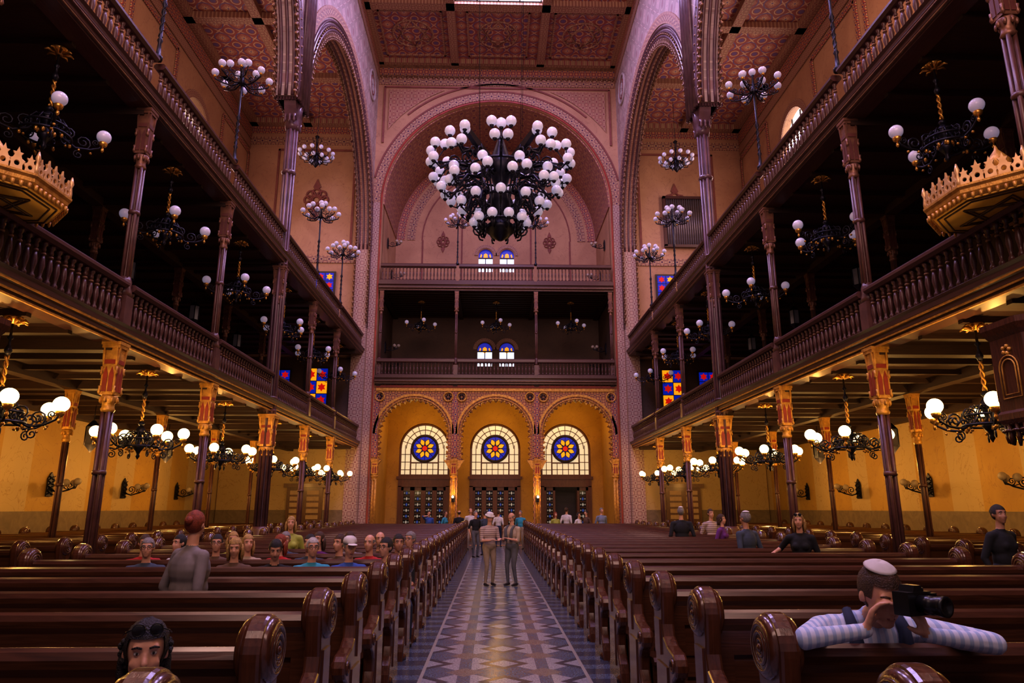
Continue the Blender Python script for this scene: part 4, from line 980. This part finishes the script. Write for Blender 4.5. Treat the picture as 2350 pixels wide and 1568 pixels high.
mb=MB(); mb.lathe([(.02,-2.3),(.12,-2.4),(.03,-2.5),(.03,-3.3),(.14,-3.5),(.08,-3.75),(.2,-3.9),(.02,-4.15)],10); mb.ring((0,0,-3.6),.55,.03,'z',24,6); mb.ring((0,0,-3.8),.35,.03,'z',24,6)
for i in range(12):
    m=Matrix.Rotation(i*pi/6,4,'Z'); mb.tube([m@Vector(p) for p in[(.1,0,-3.4),(.4,0,-3.75),(.8,0,-3.65),(.85,0,-3.5)]],.02,5); mb.tube([m@Vector(p) for p in spiral(.4,-3.5,.12,0,1.3)],.014,5)
for i in range(4): m=Matrix.Rotation(i*pi/2,4,'Z'); mb.tube([m@Vector(p) for p in[(.05,0,-2.5),(.25,0,-2.45),(.1,0,-3.0),(.5,0,-3.55)]],.015,5)
mk('body',mb,iron,parent=rt)
gm=MB(); gm.sph((0,0,0),.11,14,10); g0=mk('globe',gm,globe_off,parent=rt,loc=(.85,0,-3.36))
for i in range(1,12): a=i*pi/6; inst(g0,rt,(.85*math.cos(a),.85*math.sin(a),-3.36))
for i in range(8): a=i*pi/4; inst(g0,rt,(.55*math.cos(a),.55*math.sin(a),-3.62))
dup(rt,(-9.4,33.2,23.1))
def sconce(loc,rot,glob,label,grp,sc=1,n=3):
    root=empty('wall_sconce',loc,rot,label=label,category='wall lamp',group=grp)
    mb=MB(); mb.prism([(-.16,-.3),(.16,-.3),(.16,.25),(0,.45),(-.16,.25)],0,.03,'yz'); 
    for i in range(4): mb.cone((.05,-.16,-.25+i*.15),(.05,.16,-.12+i*.15),.015,.015,5); mb.cone((.05,.16,-.25+i*.15),(.05,-.16,-.12+i*.15),.015,.015,5)
    mk('wall_plate',mb,iron,parent=root)
    mb=MB(); mb.tube([(.03,0,-.1),(.3,0,-.18),(.6,0,-.1),(.8,0,.0)],.025,6); mb.tube(spiral(.3,.02,.15,-pi/2,1.5),.018,5); mb.tube(spiral(.62,.03,.1,-pi/2,1.5,-1),.014,5)
    pos=[(.85,0,.16),(.62,.22,.12),(.62,-.22,.12)][:n]
    for p in pos: mb.tube([(.55,0,-.08),(p[0]*.95,p[1],-.05),(p[0],p[1],p[2]-.1)],.015,5)
    mk('arm',mb,iron,parent=root)
    gm=MB(); gm.sph((0,0,0),.11,14,10); g0=mk('globe',gm,glob,parent=root,loc=pos[0])
    for p in pos[1:]: inst(g0,root,p)
    root.scale=(sc,)*3; return root
globe_w=pm('unlit_wall_globe_glass',(.5,.42,.32),(.42,.35,.28),.2)
s0=sconce((14.03,18.2,2.5),pi,globe_w,'unlit iron wall bracket lamp with white globes','side wall sconces')
for s in(-1,1):
    for y in(18.2,22.7,27.2,31.7):
        if s==1 and y==18.2: continue
        dup(s0,(s*14.03,y,2.5),pi if s>0 else 0)
for s in(-1,1):
    for z,y in((16.9,38.6),(15.6,40.5),(10.8,39.3),(10.2,40.9)): dup(s0,(s*6.38,y,z),pi if s>0 else 0,.9,group='entrance gallery sconces')
for x in(-2.14,2.14):
    q=sconce((x,36.28,2.3),-pi/2,globe_on,'small lit gilt sconce on the portal pier','portal sconces',.55,1); plight((.85,0,.55),45,(1,.55,.15),.1,q)
# ---- great chandelier
gr=empty('great_chandelier',(0,16,8.2),label='enormous black iron chandelier crowded with white globes',category='chandelier')
def zl(z): return z-8.2
mb=MB()
for i in range(4):
    a=pi/4+i*pi/2; mb.cone((.75*math.cos(a),.75*math.sin(a),zl(10.9)),(1.0*math.cos(a),1.0*math.sin(a),zl(27.1)),.006,.006,5)
mk('cable',mb,iron,parent=gr)
mb=MB()
mb.lathe([(.05,zl(8.2)),(.2,zl(8.3)),(.36,zl(8.45)),(.38,zl(8.55)),(.2,zl(8.7)),(.14,zl(8.9)),(.22,zl(9.2)),(.16,zl(9.6)),(.24,zl(9.9)),(.42,zl(10.1)),(.26,zl(10.35)),(.12,zl(10.8)),(.05,zl(11.0))],16)
for z,R,r in((8.62,.52,.03),(9.3,.45,.025),(10.05,.8,.03)): mb.ring((0,0,zl(z)),R,r,'z',32,6)
for i in range(12):
    m=Matrix.Rotation(i*pi/6,4,'Z')
    mb.tube([m@Vector(p) for p in[(.44,0,zl(8.6)),(.46,0,zl(8.95)),(.42,0,zl(9.3)),(.56,0,zl(9.75)),(.8,0,zl(10.05)),(.95,0,zl(10.35))]],.024,5)
    mb.tube([m@Vector(p) for p in spiral(.64,zl(9.3),.15,0,1.6)],.02,5); mb.tube([m@Vector(p) for p in spiral(.54,zl(8.75),.11,0,1.5)],.018,5)
    mb.tube([m@Vector(p) for p in spiral(.95,zl(10.15),.18,pi,1.6)],.022,5); mb.tube([m@Vector(p) for p in spiral(1.25,zl(9.98),.17,0,1.5)],.02,5)
for i in range(5):
    m=Matrix.Rotation(-pi/2+pi/5+i*2*pi/5,4,'Z'); mb.prism([(.1,zl(9.95)),(.2,zl(10.15)),(1.4,zl(10.64)),(1.46,zl(10.52)),(1.2,zl(10.38)),(.35,zl(9.92))],-.06,.06,'xz',mx=m)
mk('frame',mb,iron,parent=gr)
gm=MB(); gm.sph((0,0,0),.126,18,12); g0=None
def gg(x,y,z):
    global g0
    if g0 is None: g0=mk('globe',gm,globe_big,parent=gr,loc=(x,y,z))
    else: inst(g0,gr,(x,y,z))
def tier(n,R,z,offs,ph,rin,zin,nm='arm'):
    am=MB(); 
    am.tube([(rin,0,zl(zin)),((rin+R)/2,0,zl(zin)-.02+(z-zin)*.3),(R-.15,0,zl(z)-.3),(R,0,zl(z)-.16)],[.045,.04,.03,.026],6)
    am.tube([(rin,0,zl(zin)+.12),((rin+R)/2,0,zl(z)-.1),(R-.1,0,zl(z)-.2)],.026,5)
    k=(rin+R)/2
    am.tube(spiral(k,zl(z)-.2,.15,-pi/2,1.5),.022,5)
    if R-k>.35: am.tube(spiral(k+.28,zl(z)-.22,.11,-pi/2,1.5,-1),.02,5)
    for dr,dt,dz in offs: am.tube([(R,0,zl(z)-.2),(R+dr,dt,zl(z)+dz-.12)],.016,5); am.lathe([(.03,-.16),(.06,-.11)],8,(R+dr,dt,zl(z)+dz))
    a0=mk(nm,am,iron,parent=gr,rot=ph)
    for i in range(n):
        a=ph+2*pi*i/n
        if i: inst(a0,gr,(0,0,0),a)
        for dr,dt,dz in offs:
            rr=R+dr; gg(rr*math.cos(a)-dt*math.sin(a),rr*math.sin(a)+dt*math.cos(a),zl(z)+dz)
h_=-pi/2
tier(10,1.68,10.2,((-.24,0,.34),(.05,.22,.22),(.05,-.22,.22),(.07,.15,-.12),(.07,-.15,-.12)),h_,.85,10.05)
tier(10,1.38,9.62,((.0,0,.16),(.08,.15,-.06),(.0,-.17,-.14)),h_+pi/10,.6,9.7)
tier(10,1.0,9.12,((0,0,0),),h_,.5,9.3)
tier(10,.64,8.68,((0,0,0),),h_+pi/10,.42,8.65)
# ============================================================ PULPITS
palegilt=pm('pale_gilt',(.85,.57,.27),(.65,.4,.16),.35,.3)
starline=pm('dark_gilt_line',(.1,.04,.01),None,.5); gpanel=pm('bright_gilt_panel',(.95,.6,.07),(.85,.48,.035),.45,.1)
def pulpit(s):
    cx,cy=s*7.12,9.0
    r=empty('pulpit_canopy',(cx,cy,5.97),label='gilded octagonal pulpit canopy with star of David underside and crested rim',category='canopy',group='pulpit canopies')
    mb=MB(); R=.98; ph=pi/8
    mb.lathe([(R*.93,0),(R*.97,.03),(R,.06),(R,.11),(R*1.04,.14),(R*1.04,.17),(R*.9,.19),(R*.3,.23)],8,smooth=False,ph=ph)
    mk('rim',mb,goldp,parent=r)
    mb=MB()
    mb.lathe([(R*.9,-.02),(R*.92,-.02),(R*.92,.01)],8,smooth=False,ph=ph)
    for R2 in(.62,.52):
        for t in(0,1):
            p=[Vector((R2*math.cos(t*pi+q*2*pi/3),R2*math.sin(t*pi+q*2*pi/3),-.03)) for q in range(4)]; mb.tube(p,.014,6,1)
    for R2 in(.87,.78):
        oc=[(R*R2*math.cos(ph+i*pi/4),R*R2*math.sin(ph+i*pi/4),-.03) for i in range(9)]; mb.tube(oc,.012,6,1)
    mk('star_panel',mb,[gpanel,starline],parent=r)
    mb=MB(); cr=MB()
    fl=[(-.1,0),(-.09,.12),(-.13,.2),(-.07,.24),(-.05,.3),(-.08,.36),(-.03,.36),(0,.46),(.03,.36),(.08,.36),(.05,.3),(.07,.24),(.13,.2),(.09,.12),(.1,0)]
    hole=[(.05*math.cos(q*pi/5),.14+.06*math.sin(q*pi/5)) for q in range(10)]
    v=shape2d([fl,hole],.03,.006)
    for i in range(8):
        a0=ph+i*pi/4; a1=a0+pi/4; p=Vector((R*math.cos(a0),R*math.sin(a0),0)); q=Vector((R*math.cos(a1),R*math.sin(a1),0)); n=((p+q)/2).normalized(); t=(q-p).normalized()
        for k in range(8): c=p+(q-p)*(k+.5)/8; mb.lathe([(.026,.03),(.022,-.02),(.008,-.05)],6,c)
        for k in range(5):
            c=p+(q-p)*(k+.5)/5; big=.68 if k in(1,2,3) else .55
            mx=Matrix(((t.x*big,0,n.x,c.x),(t.y*big,0,n.y,c.y),(0,big,0,.16),(0,0,0,1))); cr.add(v[0],v[1],0,False,mx)
        cr.lathe([(.03,.16),(.03,.24),(.018,.34),(.035,.4),(.008,.5)],8,p)
    mk('fringe',mb,goldp,parent=r); mk('cresting',cr,palegilt,parent=r)
    mb=MB(); mb.lathe([(.4,.2),(.38,.3),(.24,.42),(.1,.5),(.08,.57),(.15,.65),(.17,.73),(.1,.83),(.03,.93),(.01,1.0)],12); mk('finial',mb,goldp,parent=r)
    r=empty('pulpit',(s*7.5,cy,2.5),label='octagonal carved wooden pulpit with gilt arched panels',category='pulpit',group='pulpits')
    mb=MB(); R=.78; mb.lathe([(.2,.1),(.5,.3),(R,.45),(R*1.05,.5),(R*1.05,.58),(R,.62),(R,1.6),(R*1.06,1.66),(R*1.12,1.74),(R*1.12,1.82),(R*.9,1.84)],8,smooth=False,ph=ph)
    mk('body',mb,pewz,parent=r)
    mb=MB(); orn_=MB()
    for i in range(8):
        a=ph+pi/8+i*pi/4; ap=R*math.cos(pi/8)+.01; n=Vector((math.cos(a),math.sin(a),0)); t=Vector((-math.sin(a),math.cos(a),0)); c=n*ap
        mx=Matrix(((t.x,0,n.x,c.x),(t.y,0,n.y,c.y),(0,1,0,0),(0,0,0,1)))
        for sh,dd in((.17,0),(.12,.0)):
            pts=[mx@Vector((q[0],q[1],.005)) for q in arch(0,sh,.78+(.17-sh),1.18,10)]; mb.tube(pts+[pts[0]],.01,5)
        for q in range(5): mb.sph(mx@Vector((.06*math.cos(q*1.256),1.43+.05*math.sin(q*1.256),0)),.028,6,5)
        for k in(-1.5,-.5,.5,1.5): orn_.ring(mx@Vector((k*.14,.36,-.04)),.05,.018,'z',10,5); orn_.lathe([(.03,.44),(.025,.34),(.035,.28),(.015,.2)],8,c+t*(k*.14)-n*.04)
    mk('gilt_tracery',mb,goldp,parent=r); mk('pendant',orn_,pewz,parent=r)
pulpit(-1); pulpit(1)
# ============================================================ PEWS
def arc_(cx,cz,r,a0,a1,n): return [(cx+r*math.cos(a0+(a1-a0)*i/n),cz+r*math.sin(a0+(a1-a0)*i/n)) for i in range(n+1)]
prof=arc_(0,1.16,.15,-.15,pi+.15,16)
prof+=[(-.135,1.02),(-.12,.92),(-.15,.82),(-.26,.76),(-.4,.74)]
prof+=arc_(-.42,.66,.08,pi/2,pi*1.4,6)
prof+=[(-.4,.56),(-.34,.48),(-.33,.36),(-.38,.26),(-.46,.18),(-.5,.1),(-.52,0),(.2,0),(.2,.08),(.14,.14),(.12,.5),(.12,.9),(.135,1.02)]
v=shape2d([prof],.105,.02)
em_=MB(); em_.add(v[0],v[1],0,False,YZ(0))
mx=Matrix.Rotation(pi/2,4,'Y')
em_.lathe([(.125,-.085),(.146,-.075),(.156,-.05),(.15,-.025),(.15,.025),(.156,.05),(.146,.075),(.125,.085)],28,mx=Matrix.Translation((0,0,1.16))@mx)
for s in(-1,1):
    em_.ring((s*.08,0,1.16),.112,.013,'x',26,6); em_.ring((s*.084,0,1.16),.075,.012,'x',22,6); em_.ring((s*.084,0,1.16),.04,.01,'x',16,5); em_.lathe([(.022,0),(.02,.015),(.008,.022)],12,mx=Matrix.Translation((s*.08,0,1.16))@Matrix.Rotation(s*pi/2,4,'Y'))
    em_.ring((s*.055,-.42,.66),.045,.012,'x',14,5)
    em_.box(s*.055-.01,s*.055+.01,-.28,.05,.14,.62); em_.box(s*.055-.01,s*.055+.01,-.09,.09,.68,.95)
em_.lathe([(.08,0),(.08,.05),(.05,.08)],8,(0,-.42,0))
def pew_mesh(L):
    bk=MB(); bk.box(.04,L-.04,-.02,.02,.1,1.06)
    n=max(2,int(L/1.25)); w=L/n
    for i in range(n+1): x=min(max(i*w,.1),L-.1); bk.box(x-.06,x+.06,-.045,.035,.1,1.06)
    bk.box(.04,L-.04,-.045,.035,.9,1.06); bk.box(.04,L-.04,-.045,.035,.5,.6)
    for i in range(n):
        a=i*w+.16;b=(i+1)*w-.16; bk.prism([(a,.66),(b,.66),(b,.86),(a,.86)],-.035,-.02,'xz')
    st=MB(); st.prism([(-.5,.46),(-.49,.43),(-.04,.42),(-.04,.47),(-.3,.475),(-.46,.49)],.06,L-.06,'yz'); st.box(.06,L-.06,-.44,-.4,.1,.44)
    rl=MB(); P=[(.055,1.05),(.06,1.1),(.045,1.15),(.02,1.175),(-.02,1.18),(-.055,1.165),(-.075,1.13),(-.07,1.09),(-.045,1.05)]; rl.prism(P,.04,L-.04,'yz',smooth=False)
    ld=MB(); ld.prism([(.03,.93),(.27,.9),(.28,.94),(.03,.98)],.06,L-.06,'yz'); ld.prism([(.03,.7),(.03,.93),(.22,.9)],.4,.44,'yz'); ld.prism([(.03,.7),(.03,.93),(.22,.9)],L-.44,L-.4,'yz')
    return bk,st,rl,ld
def pew_proto(L,loc,label,grp):
    root=empty('pew',loc,label=label,category='pew',group=grp)
    bk,st,rl,ld=pew_mesh(L); mk('backrest',bk,pewx,parent=root); mk('seat',st,pewx,parent=root); mk('top_rail',rl,pewx,parent=root); mk('book_ledge',ld,pewx,parent=root)
    a=mk('end_panel',em_,pewz,parent=root,loc=(.0,0,0)); inst(a,root,(L,0,0))
    return root
L1=5.0; L2=5.4
pm1=pew_proto(L1,(1.3,2.55,0),'long dark varnished wooden pew with round scrolled ends','main pews')
for i in range(25):
    y=2.55+1.22*i
    if i: dup(pm1,(1.3,y,0))
    dup(pm1,(-1.3-L1,y,0))
pm2=pew_proto(L2,(8.0,6.21,0),'dark varnished wooden pew with scrolled ends under gallery','side pews')
for i in range(3,26):
    y=2.55+1.22*i
    if i>3: dup(pm2,(8.0,y,0))
    dup(pm2,(-8.0-L2,y,0))

# ============================================================ LIGHTS
def area(name,loc,rot,sx,sy,e,col):
    d=bpy.data.lights.new(name,'AREA'); d.shape='RECTANGLE'; d.size=sx; d.size_y=sy; d.energy=e; d.color=col; o=bpy.data.objects.new(name,d); COL.objects.link(o); o.location=loc; o.rotation_euler=rot; return o
for y,h in((28.2,5),(16.5,5),(5,5)): area('skylight_light',(0,y,27.2),(0,0,0),4.3,h,1250,(.62,.44,1))
for s in(-1,1):
    area('window_light',(s*13.9,29.6,17),(0,s*pi/2,0),4.6,2.4,320,(1,.66,.6))
    for y in(6,18): area('aisle_fill_light',(s*10.8,y,23.0),(0,0,0),3,4,420,(1,.62,.52))  # fill lights added out of view to brighten the upper aisles
area('apse_fill_light',(0,-4.5,16),(math.radians(104),0,0),13,12,2600,(1,.62,.53))  # fill light added behind the camera, no real source there
for x in(-4.2,0,4.2): plight((x,39.6,6.9),80,(1,.54,.12),.2)
w=bpy.data.worlds.new('world'); scn.world=w; w.use_nodes=True; w.node_tree.nodes['Background'].inputs[0].default_value=(.52,.36,.46,1); w.node_tree.nodes['Background'].inputs[1].default_value=.3
scn.view_settings.view_transform='Standard'
scn.view_settings.exposure=.3
scn.view_settings.gamma=.86
# ============================================================ CAMERA
cd_=bpy.data.cameras.new('cam'); cam=bpy.data.objects.new('cam',cd_); COL.objects.link(cam); scn.camera=cam
cd_.sensor_width=36; cd_.lens=1600/2350*36; cam.location=(-.15,0,HC)
cam.rotation_euler=(math.radians(90+13.43),0,-math.radians(1.57)); cd_.clip_end=200
print('OBJ',len(bpy.data.objects))
